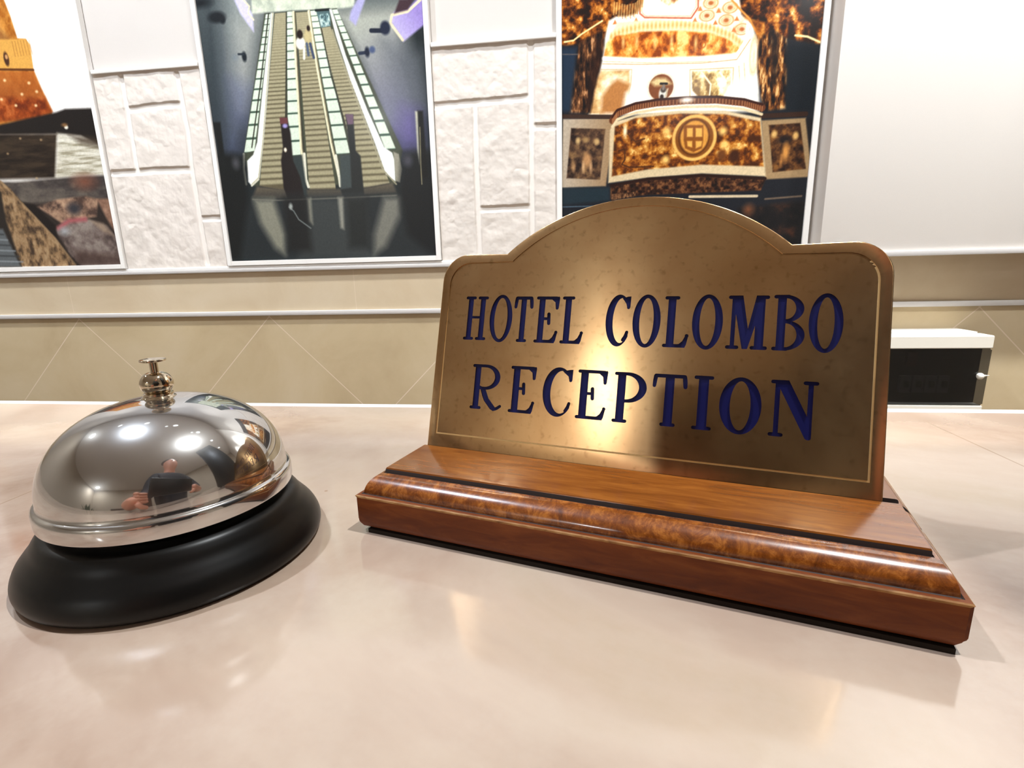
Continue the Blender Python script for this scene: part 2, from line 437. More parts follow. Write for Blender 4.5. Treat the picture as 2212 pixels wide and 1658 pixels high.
# ---- escalator photo
def art_escalator():
    c = Canvas(-667, -259, 108, ZT, 1.05, (28, 34, 36)); c.k = .88
    c.poly([(-668.2, 693.3), (-227.8, 651.5), (-237.0, 495.6), (-698.2, 530.2)], (60, 68, 72), 20)
    # walls beside the escalators
    c.poly([(-643.8, 690.9), (-535.8, 680.7), (-543.4, 521.1), (-573.8, 420.3), (-603.0, 333.3), (-616.8, 296.7), (-656.6, 289.9), (-662.7, 415.0), (-665.2, 514.6)], (128, 134, 132), 24, col2=(62, 68, 86), axis=((-612.4, 523.8), (-633.8, 306.2)))
    c.poly([(-656.0, 692.1), (-610.5, 687.8), (-623.9, 472.0), (-641.4, 363.6), (-670.6, 308.0), (-676.7, 448.7)], (42, 50, 54), 26, .85)
    c.poly([(-601.8, 510.0), (-556.5, 517.0), (-577.7, 415.2), (-602.8, 378.2), (-612.9, 439.1)], (168, 168, 158), 22, .6)
    c.poly([(-420.5, 522.0), (-299.1, 520.1), (-290.0, 443.9), (-273.6, 380.4), (-275.9, 299.7), (-310.7, 284.8), (-344.2, 330.7), (-378.4, 429.1)], (158, 160, 150), 20, col2=(72, 72, 104), axis=((-360.4, 492.2), (-300.3, 300.9)))
    c.poly([(-333.0, 464.8), (-263.7, 439.6), (-263.0, 358.5), (-295.6, 365.8), (-318.7, 420.0)], (86, 90, 96), 22, .8)
    c.poly([(-305.1, 361.0), (-275.3, 353.9), (-279.3, 294.4), (-303.8, 295.6), (-323.2, 324.1)], (100, 84, 150), 18, .45)
    c.poly([(-621.9, 423.4), (-581.7, 410.0), (-600.4, 350.1), (-621.6, 362.5)], (96, 102, 132), 20, .5)
    # hall floor at the top
    c.tex([(-547.7, 681.8), (-350.5, 663.2), (-378.6, 520.8), (-420.7, 520.0), (-490.4, 523.3), (-564.9, 524.3)], [(168, 174, 158), (190, 196, 176), (206, 208, 190)], 12, 2)
    # draped shapes
    c.poly([(-595.4, 550.8), (-575.3, 549.2), (-563.7, 521.4), (-565.2, 496.4), (-573.6, 507.9), (-586.5, 527.0)], (196, 190, 226), 2)
    c.line([(-582.6, 552.3), (-567.9, 535.8), (-571.6, 525.8), (-563.1, 514.9)], 3.2, (222, 208, 176))
    c.poly([(-370.0, 533.1), (-356.8, 532.0), (-378.4, 492.3), (-388.8, 502.4), (-385.2, 514.7)], (160, 156, 196), 2)
    c.poly([(-308.7, 508.4), (-285.1, 511.6), (-263.8, 527.2), (-252.3, 526.3), (-254.8, 486.9), (-296.1, 462.2), (-317.9, 497.1)], (140, 122, 184), 2, col2=(176, 166, 206), axis=((-270.9, 508.0), (-310.9, 481.0)))
    c.line([(-262.7, 522.2), (-285.5, 506.7), (-313.6, 503.3), (-317.1, 491.6), (-297.4, 464.8)], 5, (216, 202, 170))
    c.poly([(-298.7, 525.0), (-284.3, 523.9), (-271.7, 537.6), (-260.0, 541.5), (-285.3, 509.1), (-309.0, 505.5)], (58, 40, 46), 2)
    c.ell((-631.5, 523.9), 18, 10, (22, 26, 30), 3); c.ell((-659.4, 548.0), 22, 8, (20, 24, 28), 5); c.ell((-621.1, 519.2), 6, 7, (24, 28, 32), 2)
    c.ell((-588.9, 459.0), 5, 9, (20, 26, 32), 1.5); c.line([(-599.4, 463.7), (-589.3, 463.0)], 4, (32, 40, 48)); c.ell((-606.6, 458.8), 6, 6, (110, 120, 128), 4, .6)
    c.line([(-351.7, 483.0), (-331.6, 481.5)], 8, (24, 30, 44)); c.ell((-326.8, 485.2), 10, 12, (28, 34, 52), 2)
    c.line([(-375.8, 449.8), (-362.8, 450.4)], 6, (34, 42, 60)); c.ell((-361.8, 450.9), 5, 9, (24, 30, 46), 1.5); c.ell((-352.5, 453.9), 6, 6, (66, 78, 110), 2)
    # stair wells
    dk = (62, 66, 52)
    c.poly([(-541.3, 523.0), (-410.1, 520.7), (-310.3, 290.4), (-327.0, 234.8), (-606.3, 243.5), (-614.5, 296.6), (-605.1, 327.7)], dk, 1.5)
    pan = ((206, 218, 198), (52, 74, 60))
    c.bars([(-538.9, 522.3), (-530.2, 521.7), (-592.0, 304.1), (-613.2, 300.6)], 15, 3.4, pan, .84, .08)
    c.bars([(-500.3, 523.0), (-490.6, 522.3), (-502.8, 292.7), (-527.9, 291.0)], 15, 3.4, pan, .86, .08)
    c.bars([(-458.9, 520.9), (-446.1, 520.4), (-408.9, 291.0), (-434.5, 289.4)], 15, 3.4, pan, .86, .08)
    c.bars([(-418.3, 519.8), (-409.3, 520.1), (-323.0, 294.3), (-341.8, 293.0)], 15, 3.4, pan, .84, .08)
    stp = ((156, 148, 118), (84, 76, 56))
    c.bars([(-522.5, 521.6), (-501.1, 521.5), (-543.3, 233.3), (-590.8, 242.9)], 46, 4.2, stp, .7, .34, fade=.45)
    c.bars([(-484.0, 520.2), (-461.5, 519.5), (-441.8, 230.3), (-493.2, 231.8)], 46, 4.2, stp, .7, .34, fade=.45)
    c.bars([(-443.1, 493.7), (-424.1, 494.4), (-338.8, 237.6), (-390.2, 230.5)], 42, 4.0, stp, .7, .34, fade=.4)
    for a in ([(-501.1, 521.5), (-515.5, 411.3), (-531.1, 301.2)], [(-486.2, 520.4), (-492.9, 404.5), (-496.2, 293.8)], [(-444.4, 519.8), (-431.4, 422.0), (-412.5, 334.3)], [(-533.9, 522.0), (-564.3, 414.3), (-596.5, 310.1)]):
        c.line(a, 2.6, (44, 42, 34))
    c.poly([(-447.3, 521.0), (-423.1, 520.7), (-422.8, 495.5), (-441.2, 494.1)], (74, 96, 98), 1)
    c.tex([(-444.2, 513.7), (-423.7, 514.6), (-424.0, 495.6), (-440.3, 494.3)], [(40, 60, 66), (120, 150, 150), (200, 214, 204)], 5, 1, sx=2.)
    c.line([(-447.3, 520.5), (-423.1, 520.2)], 4.5, (20, 26, 26))
    wh = (246, 246, 240)
    c.poly([(-529.5, 522.7), (-524.6, 522.3), (-548.3, 418.7), (-571.8, 320.3), (-588.7, 257.5), (-606.8, 244.7), (-612.6, 251.2), (-609.1, 287.6), (-595.7, 297.4), (-584.7, 318.1), (-563.4, 397.9)], wh, 1.2)
    c.line([(-526.4, 522.4), (-551.6, 413.5), (-574.6, 314.7), (-590.7, 257.6), (-605.8, 246.5)], 2.0, (170, 162, 130))
    c.line([(-614.0, 299.5), (-618.0, 273.5), (-617.2, 247.0)], 5, (150, 148, 134)); c.line([(-606.2, 244.1), (-591.2, 254.7)], 4, (200, 196, 176))
    c.poly([(-423.1, 520.7), (-418.9, 519.8), (-400.9, 448.9), (-369.5, 359.3), (-343.9, 297.6), (-330.3, 288.0), (-326.4, 274.4), (-327.9, 239.9), (-344.5, 252.6), (-360.2, 303.9), (-396.9, 411.8), (-415.8, 480.9)], wh, 1.2)
    c.line([(-421.0, 489.0), (-401.6, 417.4), (-367.3, 315.4), (-350.0, 261.4), (-326.4, 234.7)], 2.6, (150, 144, 118))
    c.poly([(-327.7, 289.8), (-318.1, 285.2), (-313.8, 259.7), (-319.3, 237.3), (-327.2, 240.5)], (140, 136, 120), 1.2)
    for a in ([(-488.3, 520.6), (-493.9, 431.4), (-500.6, 305.3), (-498.5, 247.8)], [(-460.2, 519.9), (-454.8, 434.1), (-442.8, 310.9), (-432.5, 245.0)]):
        c.line(a, 5.4, (222, 214, 180)); c.line([(x + 1.9, z) for x, z in a], 1.5, (110, 98, 70))
    c.line([(-496.2, 293.8), (-498.2, 250.7), (-494.5, 237.4)], 6, (214, 210, 190)); c.line([(-436.3, 288.0), (-433.1, 250.8), (-432.7, 236.3)], 6, (214, 210, 190))
    c.poly([(-596.3, 242.5), (-540.4, 234.9), (-442.4, 230.9), (-387.5, 231.5), (-333.1, 237.9), (-326.9, 220.4), (-437.2, 218.4), (-556.0, 218.4), (-607.8, 224.0)], (84, 76, 64), 3)
    # dark newels
    c.poly([(-521.4, 290.7), (-500.3, 292.5), (-498.9, 244.9), (-498.7, 218.5), (-526.5, 213.7), (-529.4, 243.3)], (44, 52, 52), 2)
    c.poly([(-428.5, 289.1), (-406.8, 289.5), (-411.6, 215.1), (-433.0, 227.6)], (56, 64, 64), 2)
    c.poly([(-534.9, 356.0), (-520.8, 355.8), (-517.8, 328.8), (-519.0, 283.4), (-508.3, 254.0), (-504.3, 218.7), (-515.1, 198.3), (-532.1, 196.0), (-543.4, 238.0), (-542.5, 284.5), (-535.6, 307.1)], (28, 22, 22), 1.5)
    c.poly([(-411.0, 355.1), (-396.7, 354.3), (-397.5, 294.6), (-389.5, 285.8), (-388.8, 231.6), (-387.5, 196.6), (-426.6, 195.1), (-432.7, 230.5), (-411.2, 232.5), (-408.5, 295.2)], (34, 36, 36), 1.5)
    c.poly([(-535.5, 356.6), (-520.7, 356.3), (-520.7, 346.3), (-535.6, 346.0)], (96, 52, 54), 1); c.poly([(-410.9, 355.7), (-396.6, 354.9), (-397.6, 338.5), (-408.3, 338.5)], (98, 76, 92), 1)
    c.ell((-527.0, 342.7), 5.5, 4, (150, 140, 196), 1.5); c.ell((-531.6, 302.6), 3, 4, (255, 240, 210), 1.2)
    # shining floor
    c.poly([(-643.2, 224.2), (-284.3, 218.7), (-260.4, 97.4), (-661.4, 107.5)], (34, 38, 40), 14)
    c.poly([(-499.4, 218.5), (-392.2, 215.8), (-382.6, 106.6), (-526.0, 110.3)], (52, 56, 56), 10)
    c.poly([(-606.4, 219.7), (-566.0, 218.8), (-551.0, 154.2), (-555.8, 117.3), (-574.6, 130.3), (-598.9, 177.2)], (134, 132, 116), 8, .9)
    c.poly([(-351.6, 212.7), (-320.8, 212.7), (-324.3, 179.7), (-354.8, 127.1), (-378.8, 112.6), (-375.7, 148.8)], (118, 116, 106), 8, .9)
    c.poly([(-500.1, 218.0), (-492.2, 217.7), (-493.8, 170.6), (-500.4, 176.8)], (150, 148, 132), 3, .9); c.poly([(-439.9, 216.8), (-429.5, 217.0), (-432.8, 159.6), (-439.7, 162.8)], (140, 138, 126), 3, .9)
    c.line([(-608.4, 219.8), (-556.3, 216.0), (-437.5, 215.5), (-327.2, 215.8)], 2, (120, 116, 104), 1.2, .8)
    c.poly([(-545.7, 220.3), (-499.4, 218.5), (-500.8, 122.0), (-548.2, 123.3)], (26, 26, 26), 8, .9); c.poly([(-424.5, 215.6), (-382.7, 214.0), (-387.6, 125.0), (-426.9, 126.1)], (30, 32, 32), 8, .85)
    c.line([(-537.2, 203.3), (-528.8, 195.9), (-520.7, 180.6), (-498.6, 164.1)], 2.2, (110, 116, 114)); c.ell((-533.7, 204.4), 4, 6, (150, 156, 150), 2)
    # lift-like dark posts at the sides
    c.poly([(-687.4, 308.8), (-615.1, 296.6), (-616.1, 223.1), (-650.9, 107.2), (-696.6, 108.3)], (20, 22, 22), 8); c.poly([(-310.5, 287.6), (-255.3, 287.7), (-254.0, 97.2), (-311.4, 146.8), (-322.1, 217.4)], (20, 22, 24), 8)
    c.poly([(-667.5, 356.6), (-652.0, 355.7), (-653.4, 278.0), (-661.3, 260.7)], (22, 24, 24), 2); c.poly([(-283.3, 352.8), (-277.2, 353.0), (-280.5, 266.6), (-283.3, 289.0)], (186, 184, 162), 2)
    c.poly([(-278.9, 354.1), (-269.4, 352.5), (-267.2, 243.6), (-281.4, 244.2)], (18, 18, 18), 2); c.line([(-276.5, 327.0), (-278.7, 266.6), (-279.0, 232.8)], 1.6, (140, 132, 104))
    c.ell((-632.1, 284.3), 9, 12, (66, 66, 70), 4, .8); c.ell((-302.3, 273.3), 10, 12, (58, 58, 66), 4, .8)
    # two people riding up
    c.ell((-481.3, 472.7), 10, 11, (226, 220, 206), 1.5); c.ell((-480.8, 486.6), 6, 8, (30, 18, 16), 1.2); c.ell((-466.2, 482.5), 8, 13, (182, 166, 122), 1.5); c.ell((-464.1, 494.7), 3.5, 5, (36, 24, 22), 1)
    c.line([(-475.5, 464.4), (-477.4, 448.8)], 5, (220, 216, 204)); c.line([(-469.7, 471.3), (-468.7, 453.5)], 5, (72, 84, 104)); c.line([(-463.6, 470.9), (-459.3, 448.9)], 5, (58, 68, 92))
    c.grain(.12)
    return c

# ---- gilded theatre box photo
def art_theatre():
    c = Canvas(-28, 374, 108, ZT, .9, (22, 24, 30)); c.k = .72
    br, dg, og, gd, cr = (50, 20, 5), (102, 48, 10), (170, 94, 24), (208, 144, 64), (250, 222, 160)
    c.poly([(44.6, 601.4), (243.7, 583.1), (268.7, 453.6), (281.0, 416.8), (289.4, 320.2), (16.6, 328.7), (26.2, 376.5), (38.0, 413.9), (44.9, 468.2)], (255, 247, 230), 3)
    c.tex([(181.5, 588.8), (243.7, 583.1), (264.3, 451.9), (247.4, 434.1), (211.8, 453.7), (183.7, 462.1)], [(240, 200, 150), (252, 232, 204), (255, 244, 226)], 10, 2)
    c.line([(94.5, 596.8), (96.7, 474.6), (104.5, 468.4), (176.7, 462.2), (186.6, 476.2), (181.5, 588.8)], 3.6, (186, 92, 62)); c.line([(97.7, 596.5), (100.0, 476.0), (105.8, 470.9), (175.2, 465.3), (183.3, 477.7), (178.3, 589.1)], 1.4, (214, 150, 110))
    c.tex([(126.2, 504.3), (156.3, 501.9), (154.8, 485.3), (141.0, 481.8), (129.1, 489.4)], [(160, 100, 60), (236, 200, 150), (255, 240, 220)], 7, 1.5)
    for q in ((205.6, 481.0), (200.6, 463.8), (230.4, 455.2), (235.2, 472.5), (255.1, 440.8), (259.0, 493.7), (213.6, 499.4)):
        c.ell(q, 15, 10.5, (208, 140, 80), 1, 1, 2.2); c.ell(q, 10, 7, (216, 160, 100), 1, 1, 1.4); c.ell(q, 6, 4.5, (172, 96, 44), 1.5)
    for q in ((189.9, 474.2), (218.1, 469.6), (182.7, 459.0), (246.3, 456.1), (214.1, 453.1), (91.1, 465.8), (57.7, 465.1), (242.8, 440.8)):
        c.poly([(q[0] - 4, q[1] - 3), (q[0] + 4, q[1] - 3), (q[0], q[1] + 4)], (206, 116, 62), .8)
    # lit vault with its scalloped rim
    c.poly([(46.8, 441.5), (61.3, 464.8), (123.0, 464.9), (193.3, 455.0), (240.3, 437.8), (262.1, 420.3), (242.4, 406.6), (101.1, 409.2), (40.4, 414.8)], (250, 222, 176), 2)
    for q in along([(52.1, 445.1), (71.2, 452.2), (99.7, 455.9), (158.5, 454.6), (205.2, 447.8), (240.6, 432.9), (257.6, 419.3)], 34):
        c.ell(q, 3.2, 7.0, (232, 160, 84), 1.4, .8)
    c.tex([(44.0, 435.6), (59.3, 445.4), (99.9, 448.6), (158.9, 445.8), (205.7, 439.7), (236.3, 428.1), (254.7, 414.0), (248.2, 408.4), (195.9, 407.2), (101.0, 411.0), (40.9, 417.7)], [(128, 54, 10), (190, 98, 26), (228, 146, 56), (250, 200, 120)], 14, 1.6, sx=1.4, lo=.3, hi=.7)
    for q in ((71.5, 435.8), (93.1, 435.4), (121.8, 432.3), (147.8, 432.2), (166.7, 430.2), (185.6, 425.7)): c.ell(q, 3, 12, (252, 206, 130), 2, .8)
    c.ell((195.7, 423.7), 7, 7, (168, 84, 22), 1, 1, 2.4)
    c.line([(39.2, 414.3), (101.2, 406.6), (196.3, 401.5), (248.7, 402.3), (263.0, 426.2), (264.3, 451.9)], 7, (255, 250, 238)); c.line([(39.3, 406.0), (101.3, 401.2), (196.5, 396.7), (250.3, 398.3), (268.9, 425.8)], 1.6, (196, 128, 72)); c.line([(40.5, 409.3), (125.3, 401.9), (210.4, 398.4)], 1.2, (214, 160, 104))
    c.ell((276.0, 402.2), 8, 34, (214, 178, 130), 2, 1, 3); c.ell((276.0, 401.8), 3, 22, (236, 206, 160), 2)
    # niches
    c.tex([(24.9, 376.5), (35.8, 396.2), (82.2, 394.1), (83.7, 372.9), (76.2, 341.5), (67.8, 329.1), (17.9, 331.9)], [(168, 116, 60), (226, 186, 128), (255, 240, 214)], 18, 2, sx=.7)
    c.poly([(53.3, 375.7), (63.0, 381.8), (82.7, 372.9), (76.6, 343.8), (67.8, 330.0), (36.7, 331.8), (38.8, 357.4)], (172, 112, 58), 4); c.line([(37.0, 397.9), (86.1, 394.7), (85.2, 372.8), (78.6, 341.3)], 2, (206, 168, 124))
    c.tex([(181.6, 385.8), (243.9, 384.4), (243.1, 361.6), (230.3, 341.5), (195.5, 345.8), (183.5, 357.7)], [(120, 84, 34), (186, 150, 84), (232, 206, 150), (255, 246, 220)], 13, 1.5, sx=1.3, lo=.3, hi=.7)
    c.line([(180.6, 349.0), (178.6, 388.2), (246.0, 386.9), (246.3, 362.8)], 2.2, (200, 160, 110)); c.line([(197.2, 383.5), (212.4, 364.9), (211.1, 347.1)], 3, (250, 236, 200)); c.line([(225.5, 381.7), (235.7, 367.8)], 3, (255, 246, 224))
    for a in ([(254.2, 388.5), (257.5, 362.1)], [(261.8, 392.4), (265.9, 361.5)]): c.line(a, 2, (206, 170, 124))
    c.poly([(236.0, 363.4), (281.9, 369.3), (287.1, 331.5), (235.6, 332.2)], (255, 252, 244), 8)
    c.poly([(78.2, 359.6), (127.3, 347.6), (125.2, 338.6), (73.8, 337.0)], (255, 253, 246), 6)
    c.ell((133.9, 365.3), 31, 29, (236, 214, 176), 1.5, 1, 2.4); c.ell((133.9, 365.3), 27.5, 27, (116, 62, 30), 1)
    c.poly([(116.7, 374.0), (126.1, 379.2), (140.6, 378.3), (150.5, 369.6), (136.2, 368.3), (124.1, 367.7)], (214, 188, 132), 3)
    c.ell((137.2, 354.9), 9, 14, (210, 206, 196), 1.5); c.ell((137.6, 361.4), 6, 6, (60, 50, 44), 1.2); c.line([(133.2, 370.7), (142.8, 370.1)], 5, (26, 20, 18)); c.line([(138.1, 367.2), (137.6, 362.8)], 6, (120, 106, 96)); c.line([(144.8, 362.4), (141.7, 351.3)], 3, (190, 170, 140)); c.line([(135.6, 351.6), (135.9, 344.8)], 8, (40, 24, 18))
    # gilded drapery
    c.tex([(-30.4, 608.2), (104.5, 595.9), (100.9, 491.6), (92.0, 475.4), (75.4, 472.8), (58.7, 473.2), (47.8, 467.9), (40.5, 442.0), (5.9, 436.9), (-31.1, 437.7)], [(26, 12, 6), br, dg, og, gd, cr], 11, 2, octv=5, lo=.33, hi=.82)
    c.tex([(227.8, 584.6), (371.4, 571.4), (377.4, 410.1), (341.1, 418.6), (318.1, 425.7), (301.4, 437.4), (287.4, 416.4), (274.0, 442.8), (252.7, 461.9)], [(26, 12, 6), br, dg, og, gd, cr], 11, 2, octv=5, lo=.33, hi=.82)
    for i, q in enumerate(along([(54.2, 484.6), (75.3, 477.9), (89.5, 479.8), (102.1, 491.6)], 26)):
        c.line([(q[0], q[1] + 10), (q[0] - 1, q[1] - 6 - (i % 3) * 2)], 1.6, (228, 178, 104) if i % 2 else (150, 90, 40))
    c.line([(232.4, 487.6), (249.4, 469.7), (266.4, 453.8), (287.2, 418.5)], 4, (214, 140, 60)); c.line([(-23.6, 442.5), (-8.8, 443.7), (3.4, 451.6), (37.2, 468.7)], 3.5, (250, 216, 150)); c.line([(335.9, 426.5), (354.0, 423.5), (376.0, 413.2)], 4, (252, 226, 164)); c.line([(356.1, 401.0), (376.0, 402.6)], 2.2, (170, 140, 104))
    c.tex([(268.7, 453.6), (289.4, 447.9), (289.5, 418.4), (283.8, 418.8)], [dg, og, gd], 8, 2)
    c.tex([(7.1, 442.6), (38.6, 455.6), (40.6, 433.6), (35.6, 407.4), (28.6, 376.3), (19.6, 333.2), (-16.7, 335.7), (-8.7, 387.7), (-1.4, 436.6)], [(14, 8, 8), (44, 24, 14), (98, 58, 30), (190, 136, 90)], 7, 2.5, sx=1.6, sz=.5, lo=.3, hi=.78)
    c.poly([(27.9, 441.1), (40.0, 440.2), (34.6, 394.0), (26.1, 381.0), (20.3, 335.5), (12.8, 335.9), (17.3, 395.1)], (36, 16, 8), 3, .75)
    c.tex([(281.1, 427.5), (301.5, 436.5), (322.9, 422.4), (329.8, 374.9), (330.6, 322.3), (300.5, 320.4), (291.4, 342.3), (283.1, 378.0)], [(14, 8, 8), (60, 30, 12), (134, 78, 30), (222, 172, 110)], 7, 2.5, sx=1.6, sz=.5, lo=.3, hi=.76)
    c.poly([(297.0, 436.9), (311.3, 427.4), (313.7, 358.6), (308.0, 358.9)], (22, 12, 8), 3, .8)
    c.poly([(323.7, 413.9), (377.4, 410.1), (378.1, 315.1), (331.2, 317.8)], (14, 20, 26), 4); c.poly([(-31.1, 434.2), (-3.9, 432.3), (-13.7, 337.4), (-31.4, 338.4)], (24, 40, 58), 4); c.line([(-27.4, 424.6), (-1.4, 422.8)], 2, (90, 82, 80))
    # parapet
    c.poly([(-26.4, 326.4), (56.8, 322.7), (55.0, 281.9), (47.2, 215.6), (-29.3, 216.3)], (176, 160, 140), 1.5, col2=(150, 120, 86), axis=((-23.9, 276.3), (55.2, 272.4)))
    c.line([(-26.4, 330.6), (56.7, 325.1)], 9, (52, 34, 26)); c.tex([(-12.6, 311.5), (45.0, 307.0), (37.0, 226.9), (-20.4, 231.8)], [(34, 22, 18), (78, 54, 38), (124, 92, 58)], 9, 1.2)
    c.ell((-0.9, 290.7), 5, 7, (190, 156, 104), 2); c.ell((30.9, 287.9), 6, 7, (186, 150, 98), 2); c.ell((12.4, 291.2), 7, 6, (150, 116, 74), 2); c.ell((14.6, 260.0), 9, 16, (176, 128, 82), 3); c.ell((8.3, 248.1), 3, 10, (214, 170, 120), 2); c.ell((21.2, 247.6), 3, 10, (200, 156, 110), 2); c.ell((-8.5, 248.9), 4, 9, (160, 120, 80), 2)
    c.poly([(294.9, 306.4), (363.0, 306.6), (382.1, 216.7), (308.0, 215.7)], (150, 122, 86), 1.5); c.line([(294.4, 313.1), (362.4, 312.4)], 10, (46, 26, 16))
    c.tex([(306.9, 298.9), (355.0, 299.5), (370.4, 229.3), (319.0, 226.5)], [(26, 12, 6), (62, 34, 16), (120, 76, 34)], 9, 1.2)
    c.ell((316.5, 284.8), 6, 7, (200, 158, 92), 2); c.ell((349.8, 280.8), 6, 8, (206, 160, 92), 2); c.ell((332.5, 274.9), 13, 8, (24, 16, 16), 3); c.ell((336.4, 256.4), 7, 18, (192, 130, 62), 3); c.ell((330.6, 242.8), 3, 10, (170, 112, 54), 2)
    c.poly([(363.2, 304.8), (374.6, 304.2), (378.8, 215.0), (381.6, 214.9)], (20, 18, 20), 2)
    c.poly([(51.0, 220.9), (52.6, 305.7), (61.8, 317.8), (103.6, 326.6), (164.3, 328.6), (236.1, 324.5), (293.9, 310.5), (308.6, 220.4), (205.7, 229.6), (116.7, 226.8)], (206, 184, 146), 1.4)
    c.tex([(56.9, 231.4), (60.5, 309.9), (93.9, 321.1), (167.0, 323.9), (236.5, 319.1), (292.9, 305.1), (304.0, 236.1), (205.0, 243.4), (116.3, 239.9)], [(62, 28, 6), dg, (160, 92, 24), (200, 140, 62), (244, 204, 126)], 10, 1.5, octv=5, lo=.31, hi=.82)
    c.line([(67.8, 271.8), (77.8, 273.7), (78.2, 257.0), (73.3, 250.0), (86.0, 244.6), (126.1, 244.2)], 3, (62, 30, 10)); c.line([(72.0, 309.3), (84.7, 294.6), (95.0, 284.7), (109.7, 288.6)], 3, (70, 36, 12)); c.ell((77.6, 302.0), 4, 12, (255, 236, 190), 2)
    c.ell((256.2, 254.4), 12, 14, (56, 26, 10), 3); c.ell((235.7, 256.6), 10, 12, (96, 52, 20), 3)
    c.ell((190.6, 285.6), 49, 49, (120, 68, 20), 1.5); c.ell((190.6, 285.6), 46, 46, (226, 172, 90), 1.2, 1, 7); c.ell((190.1, 286.3), 35, 39, (84, 42, 12), 1.2); c.ell((190.5, 286.8), 31, 35, (206, 142, 58), 1.5)
    c.poly([(172.6, 306.2), (204.0, 304.5), (205.3, 281.4), (203.6, 268.7), (190.5, 263.5), (176.8, 270.0), (173.7, 283.0)], (130, 72, 22), 1.2)
    for a in ([(178.2, 301.3), (187.4, 300.8), (188.1, 287.4), (178.8, 287.8)], [(192.2, 300.5), (202.3, 300.0), (203.1, 286.6), (192.9, 287.1)], [(179.2, 281.3), (187.4, 280.9), (187.9, 271.1), (180.5, 273.3)], [(193.3, 280.6), (203.4, 280.1), (202.4, 272.2), (193.9, 269.4)]): c.poly(a, (224, 164, 76), 1.2)
    for q in ((146.2, 298.4), (145.6, 253.8), (235.7, 293.6), (239.4, 272.7)): c.ell(q, 9, 9, (238, 188, 104), 3, .8)
    # rails
    rail = [(56.3, 319.5), (64.1, 330.2), (93.5, 338.7), (127.5, 342.1), (175.7, 342.9), (223.3, 341.0), (266.0, 334.5), (294.6, 325.2)]
    c.line(rail, 15, (92, 46, 22)); c.line([(x, z + 5) for x, z in rail], 5, (46, 16, 8)); c.line([(x, z - 9.5) for x, z in rail], 6, (214, 192, 152))
    n = 60
    for i in range(n):
        t = i / (n - 1) * (len(rail) - 1); k = min(int(t), len(rail) - 2); f = t - k
        x = rail[k][0] * (1 - f) + rail[k + 1][0] * f; z = rail[k][1] * (1 - f) + rail[k + 1][1] * f
        c.line([(x, z + 2), (x, z - 5)], 2.0, (150, 96, 58), .6)
    c.ell((175.6, 343.8), 12, 5, (255, 250, 236), 3)
    low = [(54.9, 214.3), (116.9, 222.5), (206.0, 224.4), (308.1, 215.2)]
    c.poly(low + [(302.2, 198.9), (207.4, 199.3), (117.6, 199.5), (55.3, 195.6)], (62, 34, 18), 1.5)
    c.tex(low + [(302.2, 198.9), (207.4, 199.3), (117.6, 199.5), (55.3, 195.6)], [(20, 10, 6), (58, 30, 16), (116, 74, 42)], 5, 1.5)
    c.line([(x, z + 2) for x, z in low], 6, (34, 14, 8)); c.line([(188.0, 193.3), (296.6, 190.0)], 6, (196, 176, 144)); c.line([(310.5, 184.7), (367.4, 187.2)], 4, (96, 80, 66))
    c.poly([(-29.3, 215.3), (53.6, 214.4), (54.0, 192.1), (-29.4, 187.8)], (26, 40, 48), 3); c.line([(-26.8, 184.7), (38.6, 183.8)], 2.5, (70, 90, 104))
    c.tex([(56.4, 202.0), (97.2, 205.2), (97.4, 197.9), (56.6, 192.0)], [(40, 22, 14), (150, 104, 66)], 4, 1.5, sx=2)
    c.tex([(267.9, 171.8), (377.6, 179.7), (383.9, 89.4), (273.5, 92.3)], [(12, 12, 14), (22, 18, 18), (62, 34, 22)], 22, 4, lo=.35, hi=.85)
    c.ell((285.2, 168.7), 12, 12, (110, 66, 40), 6, .8)
    c.grain(.14)
    return c

